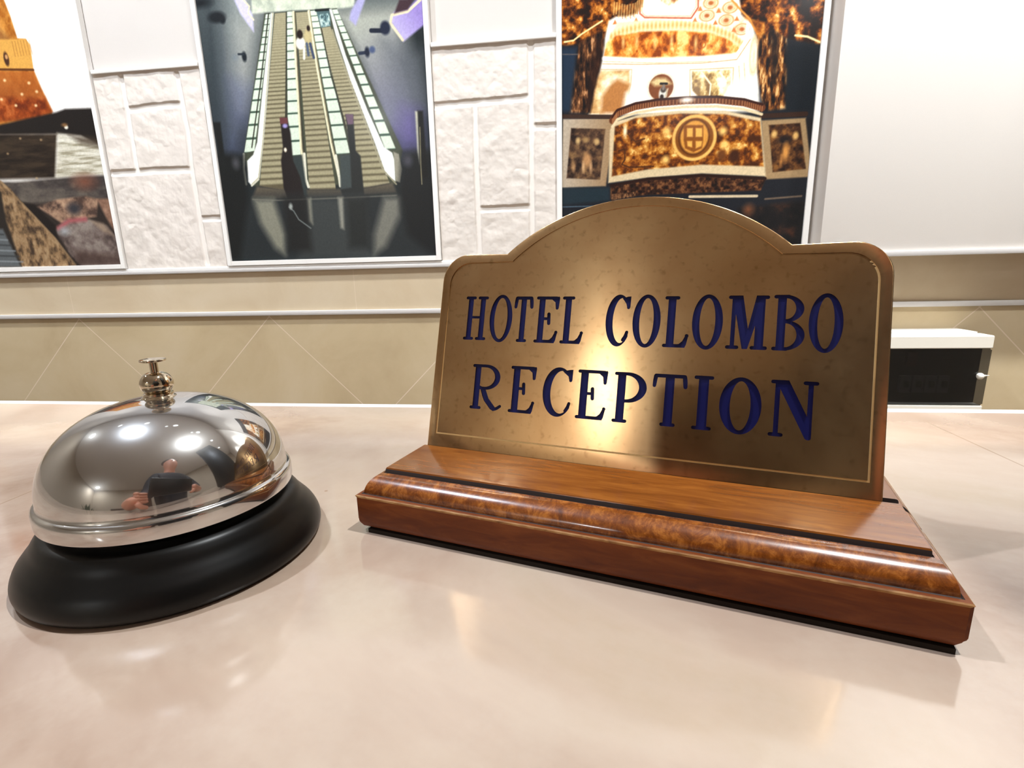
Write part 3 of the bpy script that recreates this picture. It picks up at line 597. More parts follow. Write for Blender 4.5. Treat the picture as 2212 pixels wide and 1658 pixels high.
# ---- castle by the sea photo
def art_castle():
    c = Canvas(-1312, -906, 108, ZT, 1.15, (250, 246, 240))
    c.tex([(-1438.8, 782.0), (-758.0, 716.3), (-822.7, 408.3), (-1573.8, 453.2)], [(244, 240, 236), (252, 248, 243), (255, 252, 248)], 80, 4)
    c.tex([(-1438.8, 782.0), (-1023.3, 741.9), (-1045.4, 586.2), (-1038.7, 557.7), (-1033.7, 519.8), (-1016.6, 517.5), (-1010.7, 506.8), (-1014.0, 466.4), (-1006.8, 437.1), (-992.4, 394.4), (-1003.0, 358.5), (-1602.3, 383.6)], [(150, 84, 20), (192, 126, 50), (214, 152, 72)], 16, 1.4, sx=1.3)
    c.poly([(-1523.2, 576.3), (-1066.9, 538.5), (-1049.4, 521.5), (-1051.0, 515.9), (-1534.0, 549.9)], (120, 74, 34), 6, .7)
    c.poly([(-1050.1, 519.3), (-1016.6, 517.5), (-1010.7, 506.8), (-1014.4, 467.6), (-1085.8, 471.7), (-1072.1, 520.3)], (206, 152, 70), 1.5)
    for k in range(7):
        q = (-1046.4, 519.0); c.line([(q[0] + k * 6, q[1] - 4), (q[0] + k * 6.2, q[1] - 28)], 1.6, (150, 96, 40), 1, .6)
    c.poly([(-1554.9, 499.2), (-1013.9, 464.1), (-1006.1, 437.1), (-992.1, 392.9), (-1016.2, 380.6), (-1599.7, 390.1)], (164, 84, 26), 3, .75, col2=(112, 42, 8), axis=((-1050.5, 463.5), (-1073.2, 380.7)))
    c.tex([(-1573.8, 453.2), (-1001.8, 419.0), (-992.1, 392.9), (-1016.2, 380.6), (-1599.7, 390.1)], [(96, 32, 4), (140, 58, 12), (184, 98, 44)], 14, 4, .7)
    c.line([(-1553.6, 502.2), (-1086.0, 471.1), (-1014.1, 465.8)], 4, (88, 46, 16)); c.ell((-1066.4, 487.4), 5.5, 12, (66, 36, 20), 1.2); c.ell((-1065.4, 490.9), 3, 4, (190, 140, 90), 1)
    for q in ((-1016.8, 428.8), (-1049.4, 426.3), (-1080.0, 452.1), (-1029.5, 444.4), (-1067.7, 407.8), (-1095.9, 420.1), (-1024.8, 405.3)): c.ell(q, 3, 2.4, (236, 200, 150), 1.5, .9)
    c.poly([(-1591.8, 409.2), (-1112.9, 376.1), (-1049.5, 383.7), (-995.0, 390.0), (-983.4, 391.5), (-964.5, 395.8), (-908.2, 394.1), (-840.5, 391.7), (-855.8, 320.4), (-912.1, 332.3), (-942.0, 347.4), (-989.2, 353.5), (-1603.6, 380.4)], (22, 17, 15), 2.5)
    c.tex([(-1601.7, 385.2), (-990.9, 354.2), (-1014.7, 274.6), (-1640.2, 291.4)], [(22, 14, 8), (36, 26, 18), (52, 40, 28)], 20, 4, sx=.5, sz=2)
    c.tex([(-990.9, 354.2), (-942.3, 346.1), (-909.0, 329.7), (-841.3, 319.6), (-851.0, 273.8), (-906.2, 276.2), (-955.5, 274.6), (-1016.0, 274.0)], [(150, 142, 120), (196, 190, 172), (216, 212, 198)], 14, 5, sx=.4, sz=3)
    c.poly([(-967.4, 350.5), (-895.4, 340.7), (-899.5, 322.5), (-945.2, 334.0)], (60, 48, 36), 6, .8); c.ell((-969.6, 364.4), 4, 3.5, (236, 230, 214), 1.5); c.ell((-972.4, 368.5), 6, 3, (120, 86, 50), 2)
    for q in ((-1108.9, 324.0), (-1056.7, 276.4), (-1073.9, 349.9), (-1029.2, 345.1)): c.ell(q, 2.4, 1.8, (180, 150, 110), 1.5, .8)
    c.tex([(-1638.8, 294.7), (-1102.9, 272.0), (-962.7, 276.2), (-850.6, 275.3), (-862.1, 220.5), (-1084.7, 222.3), (-1659.8, 243.6)], [(54, 48, 46), (80, 72, 66), (98, 90, 80)], 18, 3, sx=.6)
    c.ell((-953.8, 265.6), 26, 14, (112, 62, 44), 8, .6)
    c.poly([(-1106.5, 229.7), (-904.8, 231.7), (-888.3, 96.0), (-1068.6, 100.2)], (40, 32, 28), 4)
    c.tex([(-1071.1, 223.1), (-1022.5, 235.7), (-956.2, 239.5), (-931.1, 232.8), (-942.2, 200.8), (-1022.1, 190.4), (-1058.7, 216.4)], [(70, 52, 44), (138, 108, 88), (178, 144, 116)], 16, 2.5)
    c.ell((-988.4, 217.1), 16, 12, (48, 46, 50), 5, .8)
    c.tex([(-934.9, 232.9), (-859.5, 233.2), (-877.1, 149.4), (-898.4, 156.6), (-915.5, 183.5)], [(110, 80, 64), (156, 120, 98)], 14, 3)
    c.tex([(-1041.0, 177.7), (-1012.9, 196.0), (-966.0, 197.7), (-923.1, 183.8), (-899.9, 150.0), (-898.4, 103.1), (-1015.2, 105.9), (-1025.0, 147.0)], [(66, 54, 50), (104, 90, 84), (134, 122, 114)], 20, 2.5)
    c.line([(-1032.2, 181.4), (-1005.5, 194.4), (-967.8, 196.4)], 9, (158, 84, 86), 3, .8); c.ell((-1020.0, 175.3), 12, 8, (158, 160, 162), 5, .7); c.poly([(-958.9, 194.8), (-929.9, 187.3), (-912.2, 163.7), (-933.6, 170.9)], (150, 128, 106), 4, .7)
    c.poly([(-1007.0, 139.7), (-890.3, 123.1), (-894.5, 103.0), (-1011.3, 105.8)], (60, 42, 36), 8, .7)
    c.poly([(-1112.6, 236.5), (-1075.2, 228.5), (-1038.5, 187.6), (-1039.0, 154.1), (-999.5, 105.5), (-1019.2, 106.0), (-1068.5, 178.6)], (22, 16, 14), 3)
    c.tex([(-1631.9, 311.5), (-1141.0, 276.8), (-1119.9, 259.0), (-1095.6, 226.0), (-1043.8, 163.7), (-1010.5, 105.8), (-1709.5, 122.5)], [(62, 46, 34), (100, 78, 54), (140, 110, 78), (158, 130, 96)], 14, 2, sx=1.6)
    c.line([(-1138.2, 272.8), (-1096.1, 224.0), (-1044.3, 161.7), (-1010.5, 109.2)], 4, (150, 122, 88), 2, .7)
    c.poly([(-1645.7, 277.8), (-1144.3, 254.2), (-1147.2, 197.9), (-1135.2, 108.7), (-1709.5, 122.5)], (34, 28, 24), 3); c.tex([(-1643.0, 284.6), (-1280.5, 256.3), (-1237.9, 194.2), (-1296.3, 112.6), (-1709.5, 122.5)], [(52, 42, 34), (92, 74, 56), (132, 108, 84)], 18, 3); c.poly([(-1244.1, 187.6), (-1159.2, 184.2), (-1137.7, 108.8), (-1296.3, 112.6)], (86, 90, 92), 3)
    for k in range(6):
        q = (-1168.9, 178.4); c.line([(q[0] - 60, q[1] - k * 11), (q[0] + 8 + k * 6, q[1] - 5 - k * 11)], 3, (132, 138, 142) if k % 2 else (48, 50, 52), 1.5, .8)
    c.grain(.12)
    return c

framed_print(-667, -259, 108, ZT, 'tall framed photo of escalators in a dark hall, between two stone-look panels', art_escalator())
framed_print(-28, 374, 108, ZT, 'tall framed photo of a gilded theatre box, directly behind the brass sign', art_theatre())
framed_print(-1312, -906, 108, ZT, 'tall framed photo of a castle by the sea with rocks, leftmost on the wall', art_castle())

# ------------------------------------------------------------------ stone-look relief panels
def stone_panel(x0, x1, label, joints, seed):
    z0, z1 = 98.5, 450
    c = Canvas(x0, x1, z0, z1, 1.0, (212, 202, 193))
    f = fbm(c.X, c.Z, 60, seed, 3)
    c.C = c.C * (1 + .05 * (f - .5))[:, None]
    relief = 2.0 + 2.2 * fbm(c.X, c.Z, 26, seed + 5, 5) + 1.3 * np.abs(fbm(c.X, c.Z, 34, seed + 9, 3) - .5) * 2
    for P in joints:
        m = np.arange(c.X.size); d = np.full(c.X.size, 1e9)
        wob = (fbm(c.X, c.Z, 16, seed + 3, 3) - .5) * 6
        for (ax, az), (bx, bz) in zip(P, P[1:]):
            ex, ez = bx - ax, bz - az; L = ex * ex + ez * ez
            t = np.clip(((c.X - ax) * ex + (c.Z - az) * ez) / L, 0, 1)
            d = np.minimum(d, np.hypot(c.X - ax - t * ex, c.Z - az - t * ez))
        d = np.abs(d + wob * .35)
        g = np.clip((6.5 - d) / 3.2, 0, 1)
        relief = relief * (1 - g) + .8 * g
        gg = np.clip((5.2 - d) / 1.8, 0, 1)[:, None]; c.C = c.C * (1 - gg) + np.array([226, 218, 210]) * gg
    t = c.mesh('stone_look_panel', M['relief'], None, relief, YW + 4.0)
    tag(t, label, 'wall panel', 'stone-look relief panels between the photos')
stone_panel(-895.5, -680, 'pale stone-look relief panel between the castle and escalator photos', [
    [(-837.9, 444.0), (-838.4, 367.8), (-838.7, 279.5)], [(-725.9, 439.7), (-721.9, 343.6), (-725.2, 275.9), (-724.1, 189.9), (-721.8, 105.5)],
    [(-837.9, 387.1), (-783.6, 390.7), (-727.3, 391.0)], [(-890.7, 278.7), (-805.7, 279.5), (-724.8, 278.1)], [(-720.6, 189.2), (-673.7, 188.8)]], 3)
stone_panel(-249, -37, 'pale stone-look relief panel between the escalator and theatre photos', [
    [(-79.7, 447.9), (-80.4, 304.7), (-81.9, 104.3)], [(-177.2, 356.4), (-178.5, 264.3), (-178.4, 106.8)], [(-248.5, 360.1), (-174.5, 361.7), (-81.8, 363.8)],
    [(-174.0, 186.4), (-86.0, 186.5)], [(-77.8, 317.8), (-36.0, 316.6)]], 21)

# ------------------------------------------------------------------ breaker box on the tiled wall
def breaker_box():
    t = empty('breaker_box', (530, YW, -170))
    tag(t, 'white breaker box with dark smoked door on the tiled wall, right of the brass sign', 'fuse box')
    def loc(o): o.parent = t; o.matrix_parent_inverse = Matrix.Translation(-t.location); return o
    y0 = YW - 80
    bm = bmesh.new()
    add_box(bm, 422, 636, YW - 48, YW + 1, -168, -35)      # rear tray
    loc(bm_obj('tray', bm, M['plastic']))
    bm = bmesh.new()
    add_box(bm, 418, 640, y0, YW - 48, -57, -37)
    add_box(bm, 418, 640, y0, YW - 48, -170, -149)
    add_box(bm, 418, 432, y0 + 2, YW - 48, -149, -57)
    bmesh.ops.bevel(bm, geom=list(bm.edges), offset=1.2, segments=2, affect='EDGES')
    loc(bm_obj('cover', bm, M['plastic'], smooth=35))
    bm = bmesh.new(); vs, fs = add_box(bm, 432, 639.5, y0 + 1, y0 + 4, -149, -57)
    ed = [e for e in bm.edges if abs(e.verts[0].co.y - e.verts[1].co.y) > 1]
    bmesh.ops.bevel(bm, geom=ed, offset=2.5, segments=3, affect='EDGES')
    door = loc(bm_obj('door', bm, M['smoked']))
    bm = bmesh.new(); add_box(bm, 434, 639, YW - 60, YW - 48, -149, -57)
    loc(bm_obj('inner_panel', bm, plain('dark_grey_plastic', (26, 28, 28), .5)))
    sw = plain('grey_switch_plastic', (92, 98, 100), .45); dk = plain('black_switch_plastic', (14, 12, 12), .5)
    for i in range(4):
        bm = bmesh.new(); x = 522 + i * 19
        add_box(bm, x, x + 16, YW - 66, YW - 58, -132, -104, 0); add_box(bm, x + 5, x + 11, YW - 71, YW - 66, -122, -112, 1)
        loc(bm_obj('switch', bm, [sw, dk]))
    bm = bmesh.new(); add_box(bm, 528, 542, YW - 66, YW - 58, -88, -66)
    loc(bm_obj('red_switch', bm, plain('dark_red_plastic', (70, 20, 16), .5)))
    k = lathe('knob', spline([(0, 0), (2.6, .2), (4.6, 1.8), (5.2, 4.5), (4.2, 7.2), (2.2, 9.2), (1.0, 12.5), (.4, 16), (0, 17.5)], 4), M['plastic'], None, 32)
    k.rotation_euler = (0, math.radians(84), 0); k.location = Vector((623, y0 - 2, -101)) * S
    loc(k)
breaker_box()

# ------------------------------------------------------------------ reception counter
def counter():
    t = empty('reception_counter', (0, 80, ZF))
    tag(t, 'glossy beige stone reception counter top carrying the bell and the brass sign', 'counter')
    def loc(o): o.parent = t; o.matrix_parent_inverse = Matrix.Translation(-t.location); return o
    loc(box('countertop', (-1500, 1500, -140, 313.5, -28, 0), M['stone'], bev=1.4, seg=3))
    loc(box('edge_trim', (-1500, 1500, 313.5, 322, -30, -.1), M['grey_metal'], bev=2.2, seg=3))
    loc(box('body', (-1480, 1480, -120, 290, ZF, -28), M['paint']))
counter()

# ------------------------------------------------------------------ service bell
def bell():
    t = empty('service_bell', (-128.97, 141.29, 0), math.radians(20))
    tag(t, 'chrome service bell with a push knob on a round black base, left on the counter', 'bell')
    lathe('base', spline([(39.5, 0.05), (41.4, .5), (42.5, 2.4), (42.4, 4.6), (41.2, 7.4), (39.4, 9.8), (37.6, 12.0), (36.2, 14.2), (34.6, 15.9), (31.8, 16.8), (26, 17.0), (0, 17.0)], 6), M['black'], t, 128, 60)
    # dome shell: rolled band at the rim, then the cup
    pr = [(33.9, 19.4), (34.75, 19.5), (34.9, 20.0), (34.9, 23.2), (34.7, 24.1), (34.2, 24.6), (33.75, 24.75), (33.55, 24.9)]
    for i in range(1, 41):
        a = i / 40 * math.pi / 2
        pr.append((33.5 * math.cos(a) ** (2 / 2.15), 24.9 + 26.2 * math.sin(a) ** (2 / 2.15)))
    pr[-1] = (0, 51.1)
    inner = [(33.9, 19.4), (32.9, 22), (31, 30), (24, 41), (12, 47.5), (0, 49.6)]
    bm = bmesh.new(); add_lathe(bm, pr, 160, close=False); add_lathe(bm, inner, 96, close=False)
    bm_obj('dome', bm, M['chrome'], t, smooth=50)
    lathe('post', [(3.2, 17), (3.2, 48.5)], M['nickel'], t, 24)
    lathe('collar', spline([(4.6, 50.7), (4.7, 51.0), (4.0, 51.6), (4.0, 52.2), (3.2, 52.6)], 3) + spline([(3.5, 52.7), (4.3, 54.0), (4.5, 55.4), (4.0, 57.0), (2.9, 58.2), (1.7, 58.7)], 5), M['nickel'], t, 48)
    k = lathe('push_button', spline([(1.15, 58.4), (1.15, 61.6)], 2) + spline([(1.5, 61.8), (3.3, 62.0), (3.55, 62.35), (3.3, 62.75), (1.5, 63.0), (0, 63.05)], 4), M['nickel'], t, 40)
bell()

# ------------------------------------------------------------------ brass sign
def circ(cx, cy, rx, ry, n=48, a0=0, a1=360, rev=False):
    return [(cx + rx * math.cos(math.radians(a0 + (a1 - a0) * i / n)), cy + ry * math.sin(math.radians(a0 + (a1 - a0) * i / n))) for i in range(n if abs(a1 - a0) == 360 else n + 1)]
def cap(x1, y1, x2, y2, w, w2=None):
    """stroke with round ends"""
    w2 = w if w2 is None else w2
    a = math.atan2(y2 - y1, x2 - x1)
    return [(x1 + w / 2 * math.cos(a + t), y1 + w / 2 * math.sin(a + t)) for t in np.linspace(math.pi / 2, 1.5 * math.pi, 7)] + \
           [(x2 + w2 / 2 * math.cos(a + t), y2 + w2 / 2 * math.sin(a + t)) for t in np.linspace(-math.pi / 2, math.pi / 2, 7)]
def rect(x0, x1, y0, y1): return [(x0, y0), (x1, y0), (x1, y1), (x0, y1)]
def stroke(pts, ws):
    """tapering smooth stroke through pts with widths ws"""
    P = spline([(x, y, w) for (x, y), w in zip(pts, ws)], 6); L = []; R = []
    for i, (x, y, w) in enumerate(P):
        a = P[max(0, i - 1)]; b = P[min(len(P) - 1, i + 1)]; dx, dy = b[0] - a[0], b[1] - a[1]; n = math.hypot(dx, dy) or 1
        L.append((x - dy / n * w / 2, y + dx / n * w / 2)); R.append((x + dy / n * w / 2, y - dx / n * w / 2))
    out = []
    x, y, w = P[-1]; dx, dy = P[-1][0] - P[-2][0], P[-1][1] - P[-2][1]; a = math.atan2(dy, dx)
    endc = [(x + w / 2 * math.cos(a + t), y + w / 2 * math.sin(a + t)) for t in np.linspace(math.pi / 2, -math.pi / 2, 7)[1:-1]]
    x, y, w = P[0]; dx, dy = P[0][0] - P[1][0], P[0][1] - P[1][1]; a0 = math.atan2(dy, dx)
    begc = [(x + w / 2 * math.cos(a0 + t), y + w / 2 * math.sin(a0 + t)) for t in np.linspace(math.pi / 2, -math.pi / 2, 7)[1:-1]]
    return L + endc + R[::-1] + begc

def glyph(ch, x0, x1, y0, y1, s, t=1.15):
    """Outlines of one Roman capital with rounded slab serifs; s = stem, t = thin stroke."""
    h = y1 - y0; yt, yb = y1 - t / 2, y0 + t / 2; G = []
    def stem(cx, w=s, top=True, bot=True, ext=1.15):
        G.append(('+', rect(cx - w / 2, cx + w / 2, yb, yt)))
        if top: G.append(('+', cap(cx - w / 2 - ext + t / 2, yt, cx + w / 2 + ext - t / 2, yt, t)))
        if bot: G.append(('+', cap(cx - w / 2 - ext + t / 2, yb, cx + w / 2 + ext - t / 2, yb, t)))
    if ch == 'H':
        a, b = x0 + 1.15 + s / 2, x1 - 1.15 - s / 2; stem(a); stem(b); G.append(('+', rect(a, b, y0 + h * .52 - t * .42, y0 + h * .52 + t * .42)))
    elif ch == 'I': stem((x0 + x1) / 2, ext=((x1 - x0) - s) / 2)
    elif ch == 'O':
        cx, cy = (x0 + x1) / 2, (y0 + y1) / 2
        G.append(('+', circ(cx, cy, (x1 - x0) / 2, h / 2 + .15, 72))); G.append(('-', circ(cx, cy, (x1 - x0) / 2 - s, h / 2 - t * .95, 64)))
    elif ch == 'T':
        cx = (x0 + x1) / 2; stem(cx, top=False, ext=1.0); G.append(('+', rect(x0 + .9, x1 - .9, y1 - t * 1.05, y1)))
        G.append(('+', stroke([(x0 + .95, y1 - t * .6), (x0 + .75, y1 - 2.2), (x0 + .6, y1 - 4.0)], [t * 1.15, t * 1.15, t])))
        G.append(('+', stroke([(x1 - .95, y1 - t * .6), (x1 - .75, y1 - 2.2), (x1 - .6, y1 - 4.0)], [t * 1.15, t * 1.25, t * 1.1])))
    elif ch in 'EL':
        a = x0 + 1.2 + s / 2; stem(a)
        G.append(('+', rect(a, x1 - 1.6, y0, y0 + t)))
        G.append(('+', [(x1 - 4.4, y0), (x1 - 1.2, y0), (x1 - .75, y0 + 1.0), (x1 - .2, y0 + 3.9), (x1 - 1.1, y0 + 4.1), (x1 - 2.0, y0 + 2.2), (x1 - 3.0, y0 + 1.25), (x1 - 4.4, y0 + 1.0)]))
        G.append(('+', circ(x1 - .7, y0 + 4.0, .6, .6, 16)))
        if ch == 'E':
            m = y0 + h * .52
            G.append(('+', rect(a, x1 - 1.0, y1 - t, y1)))
            G.append(('+', [(x1 - 3.4, y1 - t * .8), (x1 - .4, y1), (x1 - .1, y1 - .5), (x1 - .35, y1 - 4.2), (x1 - 1.5, y1 - 4.2), (x1 - 1.8, y1 - 2.2)]))
            G.append(('+', cap(x1 - .9, y1 - 3.2, x1 - .95, y1 - 4.3, t)))
            G.append(('+', rect(a, a + s / 2 + 1.5, m - t * .45, m + t * .45))); G.append(('+', cap(a + s / 2 + 1.7, m + 1.7, a + s / 2 + 1.9, m - 1.7, t * 1.1)))
    elif ch == 'C':
        w = x1 - x0; cx, cy = x0 + w * .53, (y0 + y1) / 2
        G.append(('+', circ(cx, cy, w * .53, h / 2 + .15, 72))); G.append(('-', circ(cx + s * .42, cy, w * .53 - s * .70, h / 2 - t * .95, 64)))
        G.append(('-', rect(x1 - w * .24, x1 + 3, y0 + 4.4, y1 - 4.0))); G.append(('-', rect(cx + s * .42, x1 + 3, y0 + 4.6, y1 - 4.3)))
        G.append(('-', rect(x1 - w * .05, x1 + 3, y0 - 2, y1 + 2)))
        G.append(('+', [(x1 - w * .36, y1 - 1.2), (x1 - 1.1, y1 - .55), (x1 - .1, y1 - .5), (x1 - .2, y1 - 4.4), (x1 - 1.3, y1 - 4.4), (x1 - 1.7, y1 - 3.0)]))
        G.append(('+', cap(x1 - .7, y1 - 1.1, x1 - .8, y1 - 4.4, t * .95))); G.append(('+', stroke([(x1 - 2.0, y0 + 2.2), (x1 - 1.2, y0 + 3.6), (x1 - .8, y0 + 4.9)], [t, t, t * .95])))
    elif ch == 'M':
        a, b = x0 + 1.9, x1 - 1.2 - s / 2; th = t * 1.1; mid = (a + b) / 2 + .0
        G.append(('+', rect(a - th / 2, a + th / 2, yb, y1 - .3))); G.append(('+', cap(a - 1.4, yb, a + 1.4, yb, t))); G.append(('+', cap(a - 1.2, yt, a + .6, yt, t)))
        G.append(('+', rect(b - s / 2, b + s / 2, yb, y1 - .1))); G.append(('+', cap(b - s / 2 - .6, yb, b + s / 2 + .6, yb, t))); G.append(('+', cap(b - .4, yt, b + s / 2 + .6, yt, t)))
        G.append(('+', [(a - th / 2, y1), (a + s * .95, y1), (mid + s * .38, y0 + h * .24), (mid + .6, y0 + .1), (mid - .9, y0 + .1)])); G.append(('+', [(mid - .4, y0 + .1), (mid + .65, y0 + .1), (b + .2, y1 - h * .22), (b + s / 2 - .2, y1), (b - s * .5, y1), (mid + .15, y0 + h * .26)]))
    elif ch == 'N':
        a, b = x0 + 2.05, x1 - 2.0; th = t * 1.2
        G.append(('+', rect(a - th / 2, a + th / 2, yb, y1 - .3))); G.append(('+', cap(a - 1.5, yb, a + 1.5, yb, t))); G.append(('+', cap(a - 1.4, yt, a + .6, yt, t)))
        G.append(('+', rect(b - th / 2, b + th / 2, y0 + 1, yt))); G.append(('+', cap(b - 1.5, yt, b + 1.5, yt, t)))
        G.append(('+', [(a - th / 2, y1), (a + s * .9, y1), (b + th / 2 - .1, y0 + 4.2), (b + th / 2, y0 + .1), (b - .9, y0 - .1)])); G.append(('+', circ(b - .1, y0 + .25, .75, .6, 16)))
    elif ch in 'BPR':
        a = x0 + 1.2 + s / 2; stem(a, top=True)
        if ch == 'B': lobes = ((y0, y0 + h * .55, x1), (y0 + h * .50, y1, x1 - .5))
        elif ch == 'P': lobes = ((y0 + h * .40, y1, x1),)
        else: lobes = ((y0 + h * .44, y1, x1 - 1.6),)
        def D(l, r, b, tt, rr):
            cy = (b + tt) / 2; hh = (tt - b) / 2; cx = max(l, r - rr)
            return [(l, b)] + [(cx + (r - cx) * math.cos(q), cy + hh * math.sin(q)) for q in np.linspace(-math.pi / 2, math.pi / 2, 25)] + [(l, tt)]
        for b, tt, r in lobes: G.append(('+', D(a, r, b, tt, (tt - b) * .62)))
        for b, tt, r in lobes: G.append(('-', D(a + s / 2, r - s * .92, b + t * .95, tt - t * .95, (tt - b) * .42)))
        if ch == 'R':
            m = y0 + h * .47
            G.append(('+', [(a + s / 2 - .1, m + 1.0), (a + s / 2 + 2.4, m), (a + s / 2 + 4.1, y0 + 4.3), (x1 - 2.9, y0 + 1.3), (x1 - 2.6, y0 + .9), (x1 - 3.4, y0 - .3), (x1 - 4.8, y0 + .35), (a + s / 2 + 2.2, y0 + 3.4), (a + s / 2 + 1.3, y0 + 5.2)]))
            G.append(('+', stroke([(x1 - 3.5, y0 + .4), (x1 - 2.2, y0 + .75), (x1 - .8, y0 + 1.7)], [1.3, 1.15, t * .95])))
    return G

LINE1 = [('H', -65.4, -55.8, 42.1, 59.1, 2.1), ('O', -54.7, -45.4, 41.7, 59.6, 2.0), ('T', -44.9, -37.3, 41.9, 59.1, 2.1), ('E', -36.2, -27.1, 41.9, 59.1, 2.3), ('L', -26.2, -17.6, 41.9, 59.1, 2.3),
         ('C', -9.9, -1.5, 41.7, 59.6, 2.2), ('O', -.6, 8.7, 41.65, 59.6, 2.3), ('L', 9.7, 18.1, 41.9, 59.2, 2.5), ('O', 18.8, 28.2, 41.7, 59.6, 2.3), ('M', 29.4, 41.5, 42.1, 59.4, 2.6), ('B', 42.6, 51.6, 42.1, 59.6, 2.4), ('O', 52.5, 61.6, 42.0, 59.9, 2.3)]
LINE2 = [('R', -59.8, -46.4, 15.7, 32.8, 2.4), ('E', -43.9, -33.6, 15.6, 32.9, 2.6), ('C', -30.8, -19.9, 15.6, 33.1, 2.6), ('E', -18.2, -7.4, 15.6, 32.9, 2.7), ('P', -5.2, 5.9, 15.5, 32.8, 2.8), ('T', 7.7, 18.8, 15.6, 32.9, 2.9),
         ('I', 20.8, 26.8, 15.5, 33.0, 3.1), ('O', 28.8, 41.0, 15.3, 33.0, 3.1), ('N', 43.2, 56.2, 15.6, 33.0, 3.3)]

def plate_outline(i):
    """plate silhouette inset by i; a shallow arch between two shoulders"""
    L, R, T = -76.7 + i, 73.7 - i, 75.9 - i; B = -5.5 if i == 0 else 1.4 + i
    cx = -1.55; k = 48.3 - i * .75      # notch half spacing
    r = 10.5 - i * .55
    ax, ay, ap = cx, 0, 94.3 - i * .95
    yn = T - (.3 if i == 0 else -.1)
    sag = ap - yn; rad = (k * k + sag * sag) / (2 * sag); cy = ap - rad; th = math.asin(k / rad)
    P = [(L, B), (R, B)]
    P += [(R - r + r * math.cos(q), T - r + r * math.sin(q)) for q in np.linspace(0, math.pi / 2, 13)]
    P += [(cx + rad * math.sin(q), cy + rad * math.cos(q)) for q in np.linspace(th, -th, 41)]
    P += [(L + r + r * math.cos(q), T - r + r * math.sin(q)) for q in np.linspace(math.pi / 2, math.pi, 13)]
    return P

def inside(P, x, y):
    c = False; n = len(P); j = n - 1
    for i in range(n):
        xi, yi = P[i]; xj, yj = P[j]
        if (yi > y) != (yj > y) and x < (xj - xi) * (y - yi) / (yj - yi) + xi: c = not c
        j = i
    return c

